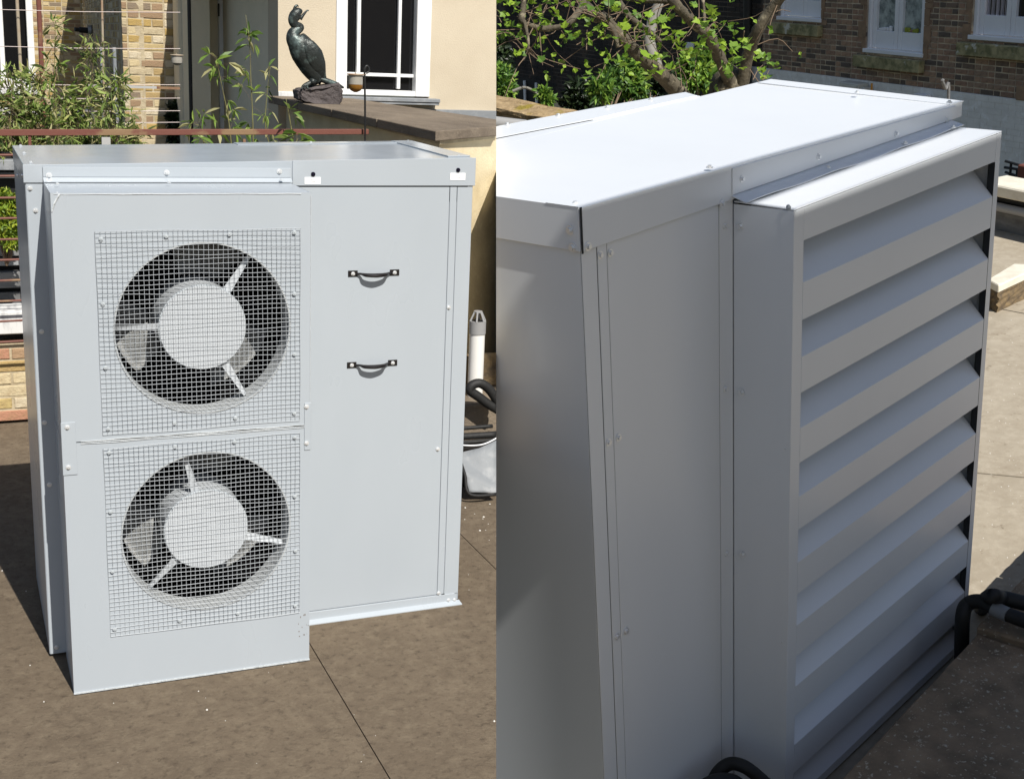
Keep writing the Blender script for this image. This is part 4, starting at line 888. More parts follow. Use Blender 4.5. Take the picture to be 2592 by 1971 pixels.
bm = NB(); box(bm, x0 + .006, x1 - .006, -.018, -.006, .012, 1.74); obj('inner_dark', bm, 'coil', V)  # near-black sheet stands in for the darkness behind the blades
lips = [1.559 - .1898 * k for k in range(9)]
for k, z in enumerate(lips):
    hb = .094 if k < 8 else max(.02, z - .012)
    prof = [(-P2, z - hb), (-P2, z), (-P2 + .150, z + .172), (-P2 + .150, z + .169), (-P2 + .0025, z - .003), (-P2 + .0025, z - hb)]
    bm = NB(); a = [bm.verts.new((lx0 + .0006, y, q)) for y, q in prof]; b = [bm.verts.new((lx1 - .0016, y, q)) for y, q in prof]
    bm.faces.new(a[::-1]); bm.faces.new(b)
    for i in range(6): bm.faces.new((a[i], a[(i + 1) % 6], b[(i + 1) % 6], b[i]))
    bmesh.ops.recalc_face_normals(bm, faces=bm.faces[:]); obj('louvre_blade', bm, 'paint_w', V)
bm = NB(); box(bm, x0 + .02, x1 - .01, -P2 + .01, -.01, 0, .010); obj('base_shade_strip', bm, 'black', V)  # black strip painted in as the shade under the louvre box
bolts(V, [(1488, 624)], '-y', 1, -.0105, sc_=1.15); bolts(V, [(1827, 515)], '-y', 1, -.0105, sc_=1.1)
bolts(V, [(1518.6, 645.4), (1544.3, 640), (1834.5, 571), (1835.5, 984), (1839.5, 1400), (1539.8, 1119), (1565, 1107), (1561.5, 1610), (1584.4, 1596)], '-y', 1, -.0045, sc_=1.05)
bolts(V, [(1873.7, 572.5), (1877, 992), (1880, 1402)], '-x', 0, XB0 - .001, sc_=1.05)
bolts(V, [(1443.4, 582), (1449.5, 626)], '-x', 0, -.0105, sc_=1.2)
bolts(V, [(1877.8, 453), (2072, 397), (2268.5, 338.5), (2395, 303)], '-y', 1, -.0135)
bolts(V, [(1900, 487), (2095, 424.6), (2290, 363), (2412, 323)], 'z', 2, 1.760)
bolts(V, [(1456, 517), (1796, 425)], 'z', 2, 1.846); bolts(V, [(1949, 209), (2170, 235), (2403, 260)], 'z', 2, 1.842)
bolts(V, [(1284, 316), (1413, 293), (1538, 272), (1648, 252)], 'z', 2, 1.853)
bolts(V, [(1996, 525)], '-x', 0, XB0 - .001, me=RIV, name='washer'); bolts(V, [(1987, 1137), (1979, 1625)], '-x', 0, XB0 - .001, sc_=.4)

# lagged pipes at the right end and at the near foot
def hose2(pts, r, label, m='foam', seg=14, name='lagged_pipe', cat='pipe', grp=None):
    pp = spline([Vector(p) for p in pts], 7); bm = NB(); tube(bm, pp, r, seg); o = obj(name, bm, m, None, pp[0], smooth='all'); return tag(o, label, cat, grp)
Yh = -.30
q = lambda x, y, Y=Yh: B.at(x, y, 1, Y)
hose2([q(2432, 1760), q(2434, 1650), q(2437, 1560), q(2450, 1528), B.at(2485, 1522, 2, .372), B.at(2530, 1546, 2, .365), B.at(2600, 1573, 2, .36), B.at(2680, 1602, 2, .36)], .0225, 'black lagged pipe rising by the louvre corner, the nearer of two bends')
hose2([q(2482, 1700, -.12), q(2484, 1600, -.12), q(2484, 1540, -.12), B.at(2503, 1510, 2, .39), B.at(2540, 1513, 2, .385), B.at(2610, 1530, 2, .375), B.at(2700, 1550, 2, .37)], .0235, 'black lagged pipe bending over just behind the nearer pipe at the louvre corner')
bm = NB(); tube(bm, spline([B.at(2512, 1537, 2, .369), B.at(2530, 1546, 2, .365), B.at(2552, 1556, 2, .364)], 4), .0232, 14); tag(obj('tape_band', bm, 'tape', None, q(2512, 1536), smooth=True), 'grey tape band wrapped round the nearer black pipe', 'tape')
hose2([B.at(1780, 2080, 1, -.05), B.at(1806, 1975, 1, -.06), B.at(1842, 1934, 1, -.08), B.at(1882, 1938, 1, -.12), B.at(1925, 1970, 1, -.16), B.at(1965, 2010, 1, -.2), B.at(2000, 2050, 1, -.24)], .0185, 'dark curved pipe low in the corner between cabinet and louvre box')
hose2([B.at(1740, 2040, 1, -.10), B.at(1790, 1985, 1, -.10), B.at(1850, 1975, 1, -.12), B.at(1900, 2010, 1, -.14)], .020, 'lower dark pipe just under the curved one at the bottom edge')

# pebbled coping of the parapet in front (seen at bottom right)
CP = thing('parapet', 'pebbled brown coping slabs of the parapet in the bottom right corner', 'wall', (1.5, -.7, 0))
sp0, sp1, sp2 = B.at(2130, 1971, 2, .3), B.at(2475, 1602, 2, .3), B.at(2591, 1471, 2, .3)
d_ = (sp1 - sp0); d_.z = 0; d_.normalize(); nn = Vector((d_.y, -d_.x, 0))
A0 = sp0 - d_ * .9; A1 = sp1
def slab(a, b, w, z0, z1, m, nm, off=0.0):
    bm = NB(); k = 14; 
    pa = [a + nn * off, b + nn * off, b + nn * (off + w), a + nn * (off + w)]
    prism(bm, [(p.x, p.y) for p in pa], z0, z1); bmesh.ops.bevel(bm, geom=bm.edges[:], offset=.005, segments=1, profile=.5, affect='EDGES')
    bmesh.ops.subdivide_edges(bm, edges=[e for e in bm.edges if e.calc_length() > .1], cuts=24)
    for v in bm.verts: v.co += Vector((random.uniform(-1, 1), random.uniform(-1, 1), random.uniform(-1, 1))) * .0022
    return obj(nm, bm, m, CP)
slab(A0, A1 - d_ * .003, .62, .235, .3, 'stone_edge', 'coping_slab')
B0 = A1 + d_ * .003
slab(B0, B0 + d_ * .85, .62, .245, .318, 'stone_edge', 'coping_slab', -.006)
slab(B0 + d_ * .856, B0 + d_ * 1.7, .62, .24, .31, 'stone_edge', 'coping_slab', -.01)
bm = NB(); prism(bm, [((A0 + nn * .05).x, (A0 + nn * .05).y), ((B0 + d_ * 1.7 + nn * .05).x, (B0 + d_ * 1.7 + nn * .05).y), ((B0 + d_ * 1.7 + nn * .55).x, (B0 + d_ * 1.7 + nn * .55).y), ((A0 + nn * .55).x, (A0 + nn * .55).y)], -.6, .234); obj('wall_core', bm, 'mudstone', CP)
bm = NB()
rnd = random.Random(9)
for i in range(900):
    a, b = rnd.uniform(-.25, 1.3), rnd.uniform(.01, .45); p = sp0 + d_ * a + nn * b
    if abs((p - A1).dot(d_)) < .01: continue
    zz = .3 if (p - A1).dot(d_) < 0 else .318; s = rnd.choice((.0009, .0012, .0016, .0024)); 
    cyl(bm, (p.x, p.y, zz - .002), (rnd.uniform(-.3, .3), rnd.uniform(-.3, .3), 1), s, .002 + s * .45, 6, s * .55)
o = obj('pebble', bm, 'rubbed', CP); o['kind'] = 'stuff'

# mossy parapet slab beyond the lid at the left
MP = thing('mossy_parapet', 'mossy yellow stone slab on a parapet behind the white lid, left end', 'wall', (3, 2.8, 0))
m0, m1, m2, m3 = (B.at(x, y, 2, 1.5) for x, y in ((1236, 240), (1500, 287), (1400, 303), (1236, 272)))
far = (m1 - m0); far.z = 0
poly = [m0, m1 + far * .25, m2 + (m1 - m0) * .35, m3]
bm = NB(); prism(bm, [(p.x, p.y) for p in poly], 1.425, 1.5); bmesh.ops.triangulate(bm, faces=bm.faces[:]); bmesh.ops.subdivide_edges(bm, edges=bm.edges[:], cuts=14, use_grid_fill=True)
for v in bm.verts: v.co.z += random.uniform(-.006, .006); v.co.x += random.uniform(-.003, .003)
obj('slab', bm, 'mossy', MP)
bm = NB(); c_ = sum((Vector((p.x, p.y)) for p in poly), Vector((0, 0))) / 4; prism(bm, [tuple(c_ + (Vector((p.x, p.y)) - c_) * .85) for p in poly], -1, 1.42); obj('wall_core', bm, 'mudstone', MP)
for (ya, yb, r, lab) in ((308, 318, .022, 'upper grey pipe under the mossy slab, at the cut edge'), (317, 325, .014, 'lower pale pipe under the mossy slab, at the cut edge')):
    p, q_ = B.at(1240, ya, 1, 1.7), B.at(1330, yb, 1, 1.7); bm = NB(); tube(bm, [p, (p + q_) / 2, q_], r, 12); tag(obj('grey_pipe', bm, 'plastic_g' if ya < 310 else 'lead', None, p, smooth=True), lab, 'pipe')


# ---- far brick house across the court
h70 = (-math.cos(R(70)), -math.sin(R(70)))
PB = Plane((14.93, 7.18, 0), h70)
BH = thing('dark_brick_house', 'dark brown brick house with lilac white windows above a painted base', 'house', (14.9, 7.2, -2.4))
bz = lambda x, y: PB.px(x, y)
z4 = lambda x, y: (1892 + x * .31688, y * .31688)
ztop = bz(2240, -60)[1] + .6
zb1 = bz(*z4(1000, 648))[1]
wins = []
for (l, t, r, b) in ((z4(250, 0)[0], -60, z4(588, 0)[0], 54), (z4(940, 0)[0], -60, z4(1400, 0)[0], z4(0, 440)[1]), (z4(1782, 0)[0], -60, 2700, z4(0, 330)[1])):
    a0 = bz(l, b)[0]; a1 = bz(r, b)[0] if r < 2600 else bz(l, b)[0] + 1.35; z0 = (bz((l + r) / 2 if r < 2600 else 2520, b)[1]); wins.append([a0, a1, z0, ztop - .05])
aR, aL = bz(2720, 200)[0], bz(1200, 100)[0]
pref = lambda c: (3 if c[0] > bz(1990, 100)[0] else 0) - abs(c[2] - bz(2240, 120)[1]) * 1.0 - abs(c[0] - bz(2300, 100)[0]) * .12
aM = bz(1930, 150)[0]; 
bricks(BH, PB, aM, aR, zb1, ztop, [tuple(w_) for w_ in wins], 'brickD', 'mortarD', 298, stuffkey='brickDs', prefer=pref)
bricks(BH, PB, aL, aM - .005, zb1 - 1.2, ztop, [], 'brickS', 'mortarS', 0, stuffkey='brickS', stuff_name='shade_dark_brickwork')
# painted base courses
bm = NB(); wall_cells(bm, PB, aM - .5, aR, -2.4, zb1 - .004, [], -.2, .015); obj('painted_base', bm, 'brickP', BH)
bm = NB(); row = 0; z = zb1 - .078
while z > -1.4:
    a = aM - .45 + (.11 if row % 2 else 0)
    while a < aR - .25:
        if CUR.dist(PB.pt(a, z)) > .2: pbox(bm, PB, a, a + .219, z, z + .069, .0, .019 + random.uniform(0, .004))
        a += .225
    z -= .075; row += 1
o = obj('painted_brickwork', bm, 'brickP', BH); o['kind'] = 'stuff'
for i, (a0, a1, z0, z1) in enumerate(wins):
    nleaf = 2; fw = .055; wd = a1 - a0
    bm = NB(); pbox(bm, PB, a0, a0 + fw, z0, z1, -.15, -.03, .004); pbox(bm, PB, a1 - fw, a1, z0, z1, -.15, -.03, .004); pbox(bm, PB, a0 - .03, a1 + .02, z0, z0 + .055, -.10, .03, .006); WF = obj('window', bm, 'whitepale', BH)
    mid = a0 + (wd * (.5 if i < 2 else .42)); rail = .24
    for s0, s1 in ((a0 + fw + .002, mid - .003), (mid + .003, a1 - fw - .002)):
        bm = NB(); st = .075
        pbox(bm, PB, s0, s0 + st, z0 + .06, z1, -.13, -.07, .005); pbox(bm, PB, s1 - st, s1, z0 + .06, z1, -.13, -.07, .005); pbox(bm, PB, s0 + st + .001, s1 - st - .001, z0 + .06, z0 + .06 + rail, -.13, -.072, .005); obj('sash', bm, 'whitepale', WF)
        bm = NB(); pbox(bm, PB, s0 + st, s1 - st, z0 + .06 + rail, z1, -.125, -.115); obj('pane', bm, 'glass2' if i < 2 else 'glass', WF)
        if i == 2 and s0 < mid - .01:
            bm = NB(); k = 30; aa = s0 + st + .01; bb = s1 - st - .03; pv = None
            for j in range(k + 1):
                a = aa + (bb - aa) * j / k; d = -.108 + .010 * math.sin(j * .9); r_ = [bm.verts.new(PB.pt(a, zz, d)) for zz in (z0 + .06 + rail, z1)]
                if pv: bm.faces.new((pv[0], r_[0], r_[1], pv[1]))
                pv = r_
            bmesh.ops.solidify(bm, geom=bm.faces[:], thickness=.003); obj('curtain', bm, 'curtain', WF, smooth='all')
        if i == 2 and s0 > mid:
            for zz in (z0 + .55, z0 + .75): bm = NB(); pbox(bm, PB, s0 + st, s1 - st, zz, zz + .025, -.12, -.09); obj('glazing_bar', bm, 'whitepale', WF)
        if i == 1:
            for j in range(5):
                a = s0 + st + .03 + j * (s1 - s0 - 2 * st - .1) / 5; bm = NB(); pbox(bm, PB, a, a + random.uniform(.04, .07), z0 + .06 + rail + .001, z0 + .06 + rail + random.uniform(.03, .07), -.112, -.08, .008); obj('sill_trinket', bm, 'whitepale' if s0 < mid - .01 else random.choice(['rubbed', 'whitepale', 'leafY']), WF)
    sz1 = z0 - .035; bm = NB(); pbox(bm, PB, a0 - (.14 if i else .1), a1 + .05, sz1 - .16, sz1, .001, .11, .008); obj('sill', bm, 'sillstone', BH)
    bm = NB(); pbox(bm, PB, a0, a1, sz1 + .002, z0 - .002, -.12, -.02); obj('gap', bm, 'black', BH)
    rnd = random.Random(i + 4)
    zz = z0 - .03
    while zz < z1 - .2:
        hh = rnd.choice((.075, .15, .225)); 
        for sg in (0, 1):
            wv = rnd.uniform(.05, .16)
            if i == 0 and sg == 0: continue
            bm = NB(); lo, hi = (a0 - wv, a0 - .004) if sg == 0 else (a1 + .004, a1 + wv); pbox(bm, PB, lo, hi, zz, zz + hh - .01, .001, .0085); obj('patch', bm, 'rubbed', BH)
        zz += hh
# small things on the painted base
def onwall(name, label, cat, x, y, w_, h_, d, m):
    a, z = bz(x, y); bm = NB(); pbox(bm, PB, a - w_ / 2, a + w_ / 2, z - h_ / 2, z + h_ / 2, .024, d, .008); o = obj(name, bm, m, None, PB.pt(a, z - h_ / 2, .024)); return tag(o, label, cat)
(a, z), (a1_, z1_) = bz(2153, 232), bz(2203, 209); JB = thing('junction_box', 'cream plastic junction box with orange cable ends above the lid', 'box', PB.pt(a, z, .03))
bm = NB(); pbox(bm, PB, a, a1_, z - .3, z1_, .03, .22, .012); obj('housing', bm, 'mustard', JB); bm = NB(); pbox(bm, PB, a + .03, a1_ - .03, z + .02, z1_ - .03, .221, .23, .004); obj('cover', bm, 'paleblock', JB)
bm = NB(); pbox(bm, PB, a1_ + .003, a1_ + .10, z - .3, z1_ - .05, .04, .2, .012); obj('gland', bm, 'mustard', JB)
bm = NB(); tube(bm, spline([PB.pt(a1_ + .10, z + .02, .15), PB.pt(a1_ + .19, z + .07, .15), PB.pt(a1_ + .20, z1_ + .02, .15)], 4), .014, 8); obj('cable', bm, 'orange', JB, smooth=True)
onwall('white_box', 'small tilted white box on the painted base, right of the cream box', 'box', *z4(1430, 776), .24, .10, .12, 'whitepale')
onwall('white_plate', 'square white plate on the dark wall behind the tree limbs', 'plate', 1752, 124, .22, .22, .06, 'whitepale')
onwall('wall_plate', 'small pinkish plate on the brick wall at the right edge', 'plate', *z4(2196, 742), .14, .18, .04, 'rubbed')
p0 = B.at(*z4(1605, 812), 1, 1.2); p1 = B.at(*z4(1582, 710), 1, 1.2); p2 = B.at(*z4(1556, 648), 1, 1.2)
tag(obj('loose_cable', (lambda b: (tube(b, spline([p0 - Vector((0, 0, 1.0)), p0, p1, p2, p2 + Vector((.01, 0, .002))], 6), .008, 8), b)[1])(NB()), 'lead_d', None, p0, smooth=True), 'dark loose cable standing up beyond the far right lid corner', 'cable')
a, z = bz(2040, 30)
bm = NB(); tube(bm, [PB.pt(bz(1908, 100)[0], -2, .12), PB.pt(bz(1908, 100)[0], ztop, .12)], .07, 14); tag(obj('drainpipe', bm, 'iron', None, PB.pt(bz(1908, 100)[0], -2, .12), smooth=True), 'black drainpipe at the edge between shade-darkened and brown brick', 'drainpipe')

# dark window opening with bars, low at the left
a0, zz1 = bz(1300, 192); a1, zz0 = bz(1375, 300)
DW = thing('cellar_window', 'dark barred opening low in the wall darkened for shade above the mossy slab', 'window', PB.pt(a0, zz0, .02))
bm = NB(); pbox(bm, PB, a0, a1, zz0, zz1, .002, .02); obj('opening', bm, 'black', DW)
for x in (1333, 1362):
    a, _ = bz(x, 230); bm = NB(); tube(bm, [PB.pt(a, zz0, .06), PB.pt(a + .04, zz1 - .05, .06)], .03, 8); obj('bar', bm, 'greyp', DW)

# low things at the far right beyond the roof
PQ = Plane((7.15, 2.1, 0), h70)
LR = thing('low_parapet', 'low dark grey parapet under a weathered pale coping at the right edge', 'wall', (7.15, 2.1, 0))
rng_ = (PQ.px(2490, 500)[0], PQ.px(2780, 500)[0])
def seg_(y0, y1, d0, d1, m, nm, x=2566):
    z1_, z0_ = PQ.px(x, y0)[1], PQ.px(x, y1)[1]; bm = NB(); pbox(bm, PQ, rng_[0], rng_[1], z0_, z1_, d0, d1, .01)
    return obj(nm, bm, m, LR)
seg_(468, 497, -.22, .10, 'paleblock', 'coping'); seg_(502, 518, -.5, .03, 'black', 'shade_strip'); seg_(540, 600, -.5, .02, 'lead_d', 'panel'); seg_(535, 539, -.3, .05, 'plastic_g', 'edge_trim'); seg_(518.5, 534.5, -.5, -.02, 'black', 'backing')  # strip below the coping is coloured black as the shade there
z_ = PQ.px(2566, 526)[1]; bm = NB(); tube(bm, [PQ.pt(rng_[0], z_, .06), PQ.pt(rng_[1], z_, .06)], .033, 14); tag(obj('grey_pipe', bm, 'plastic_g', None, PQ.pt(rng_[0], z_, .06), smooth=True), 'grey pipe running under the pale coping at the right edge', 'pipe')
FR_ = thing('metal_frames', 'thin black metal frames stacked behind the pale coping', 'frame', PQ.pt(0, .6, -.9))
zA = PQ.px(2566, 462)[1]; 
for i, (xa, ya, xb, yb) in enumerate(((2545, 408, 2600, 424), (2543, 424, 2600, 432), (2545, 436, 2575, 446), (2545, 448, 2600, 440), (2560, 410, 2556, 452), (2575, 430, 2573, 458))):
    P9 = Plane(PQ.pt(0, 0, -.7), h70); (a, z), (b_, zz) = P9.px(xa, ya), P9.px(xb, yb); bm = NB(); tube(bm, [P9.pt(a, z), P9.pt(b_, zz)], .011, 8); obj('bar', bm, 'iron', FR_, smooth=True)
bm = NB(); P9 = Plane(PQ.pt(0, 0, -.6), h70); a, z = P9.px(2572, 455); pbox(bm, P9, a, a + .5, z - .25, z + .12, -.3, 0, .01); tag(obj('clay_trough', bm, 'rust', None, P9.pt(a, z - .25)), 'reddish clay trough behind the pale coping at the right edge', 'planter')
SB_ = thing('stone_block', 'pale stone block with mossy sides lying on the sunny roof', 'stone', (5.7, 1.2, 0))
k0, k1, k2, k3 = (B.at(x, y, 2, .17) for x, y in ((2470, 735), (2532, 712), (2622, 668), (2560, 662)))
k0 = B.at(2490, 692, 2, .17); c = [B.at(2516, 714, 2, .17), B.at(2528, 722, 2, .17), B.at(2640, 670, 2, .17), B.at(2566, 667, 2, .17)]
c[0] = B.at(2500, 707, 2, .17)
bm = NB(); prism(bm, [(p.x, p.y) for p in c], .12, .17); bmesh.ops.bevel(bm, geom=bm.edges[:], offset=.006, segments=1, affect='EDGES'); obj('top_slab', bm, 'paleblock', SB_)
bm = NB(); prism(bm, [(p.x, p.y) for p in c], 0, .119); bmesh.ops.subdivide_edges(bm, edges=bm.edges[:], cuts=6, use_grid_fill=True)
for v in bm.verts: v.co += Vector((random.uniform(-1, 1), random.uniform(-1, 1), 0)) * .008
obj('block', bm, 'mudstone', SB_)

# ---- plane tree
TD = 9.5
z3 = lambda x, y: (1250 + x * .31688, y * .31688)
def tp(x, y, d=TD): return at_d(*z3(x, y), d)
base = tp(1800, 1500, 10.2); base.z = -2.4
PT = thing('plane_tree', 'old pollarded plane tree with thick bare limbs and sparse young leaves', 'tree', base)
zp = TD / 3250 * .31688
def limb(pts, r, m='bark', nm='limb', seg=12, jit=.12, d=TD):
    pp = spline([tp(*p) if len(p) == 3 else tp(p[0], p[1], d) for p in pts], 6)
    bm = NB(); tube(bm, pp, [q_ * zp for q_ in r], seg, True, 1.0, jit)
    for v in bm.verts: v.co += rdir() * .003
    obj(nm, bm, m, PT, smooth='all'); return pp
bm = NB(); tube(bm, spline([base - Vector((0, 0, .2)), base + Vector((0, 0, 1)), tp(1860, 900, 10.0), tp(1905, 700, 9.7)], 6), [.28, .2, .16, .11], 16, True, 1, .1); obj('trunk', bm, 'bark', PT, smooth='all')
LM = []
LM.append(limb([(1700, 1000, 9.9), (1480, 745, 9.6), (1330, 590, 9.4), (1130, 410, 9.2), (1010, 290, 9.1), (905, 150, 9.0)], [72, 66, 60, 50, 42, 30]))
LM.append(limb([(1900, 760, 9.8), (1880, 640, 9.7), (1800, 460, 9.5), (1720, 290, 9.3), (1590, 180, 9.2), (1440, 20, 9.0), (1380, -60, 9.0)], [60, 52, 48, 46, 42, 36, 32]))
LM.append(limb([(1960, 760, 9.8), (1995, 620, 9.7), (2030, 450, 9.6), (2110, 240, 9.4), (2230, 60, 9.3), (2330, -60, 9.2)], [60, 52, 50, 46, 42, 38]))
LM.append(limb([(760, -60, 9.3), (700, 50, 9.2), (660, 120, 9.1), (570, 200, 9.0), (410, 232, 9.0), (280, 200, 9.0), (205, 160, 9.0)], [30, 28, 26, 22, 22, 20, 24]))
LM.append(limb([(640, -80, 9.6), (720, 40, 9.5), (800, 130, 9.4), (900, 150, 9.2), (950, 240, 9.2)], [58, 55, 46, 36, 30]))
LM.append(limb([(1000, 20, 10.4), (1100, 150, 10.4), (1230, 245, 10.5), (1330, 330, 10.6)], [30, 26, 22, 18]))
LM.append(limb([(870, -40, 9.3), (1150, 0, 9.2), (1410, 10, 9.1)], [18, 20, 24]))
LM.append(limb([(1320, 20, 11.2), (1265, 180, 11.2), (1240, 330, 11.2), (1300, 560, 11.2)], [44, 50, 56, 62], 'bark_g'))
LM.append(limb([(1670, 0, 10.8), (1680, 120, 10.8), (1690, 240, 10.6)], [18, 14, 11]))
LM.append(limb([(240, -60, 8.9), (235, 60, 8.9), (222, 150, 8.9), (250, 200, 8.9), (275, 330, 8.9), (268, 410, 8.9), (235, 485, 8.9)], [20, 22, 30, 14, 9, 7, 6]))
LM.append(limb([(880, 130, 9.0), (910, 190, 9.0), (960, 260, 9.0), (990, 380, 9.0)], [34, 28, 24, 14]))
tw = [[(0, 243), (110, 240), (230, 232)], [(60, 180), (30, 130), (-20, 120)], [(130, 325), (200, 310), (330, 250)], [(410, 288), (470, 268), (500, 240)], [(660, 360), (740, 310), (860, 190), (880, 140)],
      [(1020, 330), (1120, 370), (1220, 360), (1340, 300)], [(820, 640), (880, 540), (935, 400), (960, 300)], [(740, 400), (742, 300), (745, 240)], [(1210, 420), (1195, 330), (1230, 250)], [(1130, 320), (1125, 240), (1180, 160), (1200, 130)],
      [(1270, 600), (1255, 560), (1290, 450), (1370, 360)], [(270, 100), (380, 120), (440, 20)], [(200, 60), (120, 20), (60, 0)], [(360, 200), (378, 160), (400, 80), (440, 0)], [(1250, 790), (1250, 700)],
      [(1800, 560), (1850, 500), (1890, 520)], [(1700, 250), (1760, 180), (1820, 200)], [(1750, 300), (1800, 250), (1850, 190)], [(2000, 250), (1990, 330), (2000, 400)], [(1915, 600), (1880, 540), (1900, 500)],
      [(0, 60), (60, 120), (120, 200)], [(280, 380), (330, 460), (390, 510)], [(540, 250), (560, 280), (580, 320)], [(920, 60), (1010, 110), (1070, 70)], [(1330, 480), (1400, 420), (1450, 330), (1450, 270)], [(1500, 700), (1490, 560), (1460, 400)],
      [(1560, 640), (1600, 560), (1620, 440)], [(1520, 300), (1560, 280), (1580, 250)], [(2070, 640), (2110, 560), (2150, 520)], [(2150, 640), (2180, 600), (2200, 560)]]
bm = NB(); TW = []
for t in tw:
    dd = random.uniform(8.6, 9.3); pp = spline([tp(x, y, dd + .1 * i) for i, (x, y) in enumerate(t)], 5); TW.append(pp); tube(bm, pp, [4.2 * zp, 2.2 * zp], 6, True)
o = obj('twig', bm, 'twig', PT, smooth='all'); o['kind'] = 'stuff'
def mapleleaf(seed):
    rnd = random.Random(seed); b = NB(); pr = [(0, 0), (.10, .16), (.30, .14), (.52, .34), (.46, .50), (.70, .62), (.50, .72), (.34, .70), (.22, .86), (.0, 1.08)]
    pts = [(x, y) for x, y in pr] + [(-x, y) for x, y in pr[-2:0:-1]]
    f = rnd.uniform(.15, .55); dr = rnd.uniform(.05, .35)
    vs = [b.verts.new((x * rnd.uniform(.92, 1.08), y, abs(x) * f - dr * y * y)) for x, y in pts]; c = b.verts.new((0, .45, -dr * .2))
    for i in range(len(vs)): b.faces.new((vs[i], vs[(i + 1) % len(vs)], c))
    return mesh_of('leaf', b, 'leafP')
ML = [mapleleaf(i) for i in range(6)]
spots = [(10, 30), (50, 15), (120, 45), (170, 70), (30, 270), (110, 280), (190, 215), (200, 90), (385, 145), (455, 170), (500, 120), (535, 150), (560, 235), (590, 270), (665, 250), (650, 285), (700, 20), (740, 15), (800, 60), (790, 180), (850, 55), (840, 240), (880, 215), (890, 300), (970, 320),
  (930, 60), (985, 85), (1000, 50), (1060, 10), (1130, 15), (1170, 20), (1095, 110), (1180, 140), (1100, 200), (1160, 250), (1195, 285), (1020, 215), (1040, 390), (1130, 330), (1270, 140), (1300, 190), (1290, 290), (1400, 100), (1430, 140), (1390, 170), (1370, 200), (1480, 255), (1440, 280), (1400, 290), (1500, 300), (1465, 330), (1370, 320), (1470, 370),
  (1600, 70), (1590, 45), (1730, 70), (1745, 150), (1650, 180), (1760, 250), (1700, 230), (1870, 185), (1830, 210), (1990, 240), (1625, 320), (1760, 290), (1650, 360), (1800, 345), (1990, 350), (2010, 370), (1950, 410), (1900, 400), (2140, 460), (1985, 465), (1640, 410), (1600, 400), (1710, 450), (1560, 450), (1640, 460),
  (205, 430), (235, 440), (395, 500), (765, 600), (770, 580), (930, 490), (1000, 520), (1060, 520), (1290, 590), (1310, 570), (1180, 500), (1520, 555), (1600, 600), (1660, 610), (1900, 540), (1910, 520), (1880, 570), (1250, 640), (1240, 720), (1420, 560), (1410, 450), (1520, 480), (1350, 450), (1290, 480), (1200, 450), (100, 20), (60, 260), (330, 20), (480, 30), (1880, 620), (1700, 660)]
for k, (x, y) in enumerate(spots):
    for r_ in range(random.choice((1, 2, 2, 3))):
        L_ = random.uniform(34, 74) * zp * 1.05; p = tp(x + random.uniform(-22, 22) * r_, y + random.uniform(-18, 18) * r_, random.uniform(8.5, 9.2))
        inst('leaf', random.choice(ML), PT, p, (random.uniform(-.5, 1.3), random.uniform(-.7, .7), random.uniform(0, 6.28)), L_)
rnd2 = random.Random(11)
for _ in range(70):
    pth = rnd2.choice(TW + LM); k = rnd2.randrange(1, len(pth)); p = pth[k] + rdir() * .10
    inst('leaf', rnd2.choice(ML), PT, p, (rnd2.uniform(-.5, 1.4), rnd2.uniform(-.8, .8), rnd2.uniform(0, 6.28)), rnd2.uniform(.022, .05))
bm = NB()
for _ in range(90):
    pth = rnd2.choice(LM[:6] + LM[9:]); k = rnd2.randrange(1, len(pth)); p = pth[k]; d = rdir(.2); tube(bm, spline([p, p + d * .18 + rdir() * .05, p + d * .38 + rdir() * .1], 3), [.0045, .0018], 4, False)

bl = NB()
for _ in range(190):
    pth = rnd2.choice(TW + LM[:7] + LM[8:]); k = rnd2.randrange(1, len(pth)); p = pth[k] + rdir() * rnd2.uniform(.05, .34)
    for _k in range(2): leaf_quad(bl, p, rdir(.1), rdir(.8), rnd2.uniform(.03, .055), rnd2.uniform(.028, .05), .15)
o = obj('small_leaves', bl, 'leafPm', PT); o['kind'] = 'stuff'
o = obj('fine_twigs', bm, 'twig', PT); o['kind'] = 'stuff'
for x, y in ((1928, 147), (1958, 170), (1974, 175), (1950, 168), (1945, 200)):
    inst('leaf', random.choice(ML), PT, at_d(x, y, 8.2), (random.uniform(.2, 1.2), random.uniform(-.4, .4), random.uniform(0, 6.28)), .05)
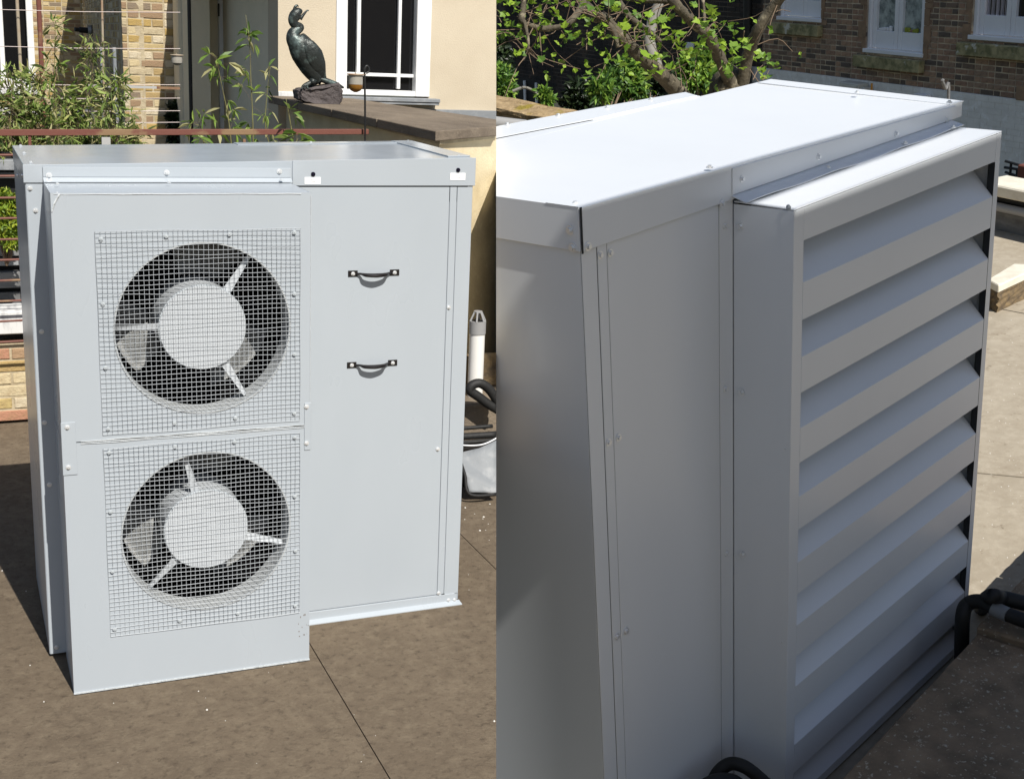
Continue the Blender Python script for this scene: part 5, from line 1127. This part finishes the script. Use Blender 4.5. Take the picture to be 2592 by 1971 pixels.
# shrubs of the court
def sblob(*a): return [(*z3(x, y), rx * .317, ry * .317, d) for x, y, rx, ry, d in a]
shrub('leafy_shrub', 'bright green shrub at the cut edge above the mossy slab', sblob((30, 640, 130, 110, 12), (90, 720, 90, 60, 12), (-20, 560, 70, 60, 12)), 'leafS', 1500, (.05, .10), W_=.5)
shrub('dark_shrub', 'dark ivy mass at the upper left of the wall darkened for shade', sblob((20, 420, 110, 130, 13.5), (60, 560, 100, 60, 13.5), (0, 340, 60, 80, 13.5)), 'leafD', 1400, (.06, .11), W_=.7)
shrub('leafy_shrub', 'pale tipped shrub in the middle, behind the lid edge and left of the lowest limb', sblob((860, 720, 100, 90, 10.5), (930, 650, 90, 80, 10.8), (1060, 590, 120, 110, 11), (1110, 700, 130, 110, 11)), 'leafS', 1900, (.05, .11), W_=.38)
shrub('leafy_shrub', 'dense green shrub standing between the two thick limbs', sblob((1620, 560, 130, 150, 10.6), (1700, 620, 110, 90, 10.6), (1560, 650, 90, 70, 10.6), (1740, 520, 70, 90, 10.6)), 'leafS', 2300, (.05, .10), W_=.6)
shrub('leafy_shrub', 'small upright shrub growing past the mossy slab on an arching stem', sblob((400, 760, 40, 50, 9), (440, 800, 26, 30, 9), (370, 730, 20, 20, 9)), 'leafS', 260, (.04, .07), W_=.38)
shrub('dark_shrub', 'dark low shrub behind the lid, between slab and pale tipped shrub', sblob((700, 760, 110, 120, 11.5), (620, 820, 90, 60, 11.5), (1000, 800, 260, 60, 11.8), (1350, 690, 120, 90, 12)), 'leafD', 2300, (.06, .11), W_=.5)
bm = NB(); tube(bm, spline([tp(150, 730, 9), tp(240, 700, 9), (tp(320, 730, 9)), tp(390, 790, 9)], 5), .011, 6); tag(obj('arching_stem', bm, 'bark_g', None, tp(150, 730, 9), smooth=True), 'bare arching stem in front of the barred opening', 'branch')

# ---- unseen wall added behind the camera to shade the louvred side, and the sun
# ---- slips through a slot shaped under its rail onto the roof of the louvre box
OX0, OX1, OY = -.30, 1.56, -2.55
zs = lambda y, z: z + (y - OY) * .756 / .650
RH = thing('added_sun_blocker', 'unseen added wall with a slotted rail, shaped to shade the louvred side, behind the camera', 'wall', ((OX0 + OX1) / 2, OY - .2, 0))
_d = CUR.dist; CUR.dist = lambda p: 1.0
zb_, zr_, zt_ = zs(-P2 - .002, T2_ - .001), zs(-.034, T2_), zs(-.0105, 1.860)
bm = NB(); box(bm, OX0, OX1, OY - .4, OY, -2.4, zb_); box(bm, OX0, .302, OY - .4, OY, zb_ + .0005, zr_ + .01); obj('wall', bm, 'mortarY', RH)  # second box closes the slot so the front panel stays shaded
bm = NB(); box(bm, OX0, OX1, OY - .025, OY, zr_, zt_, 0, (zt_ + .003, zt_ - .038)); obj('rail', bm, 'stone', RH)
for x in (OX0 - .03, OX1 + .002): bm = NB(); box(bm, x, x + .028, OY - .03, OY + .01, zb_ - .4, zt_ - .04); obj('post', bm, 'stone', RH)
CUR.dist = _d
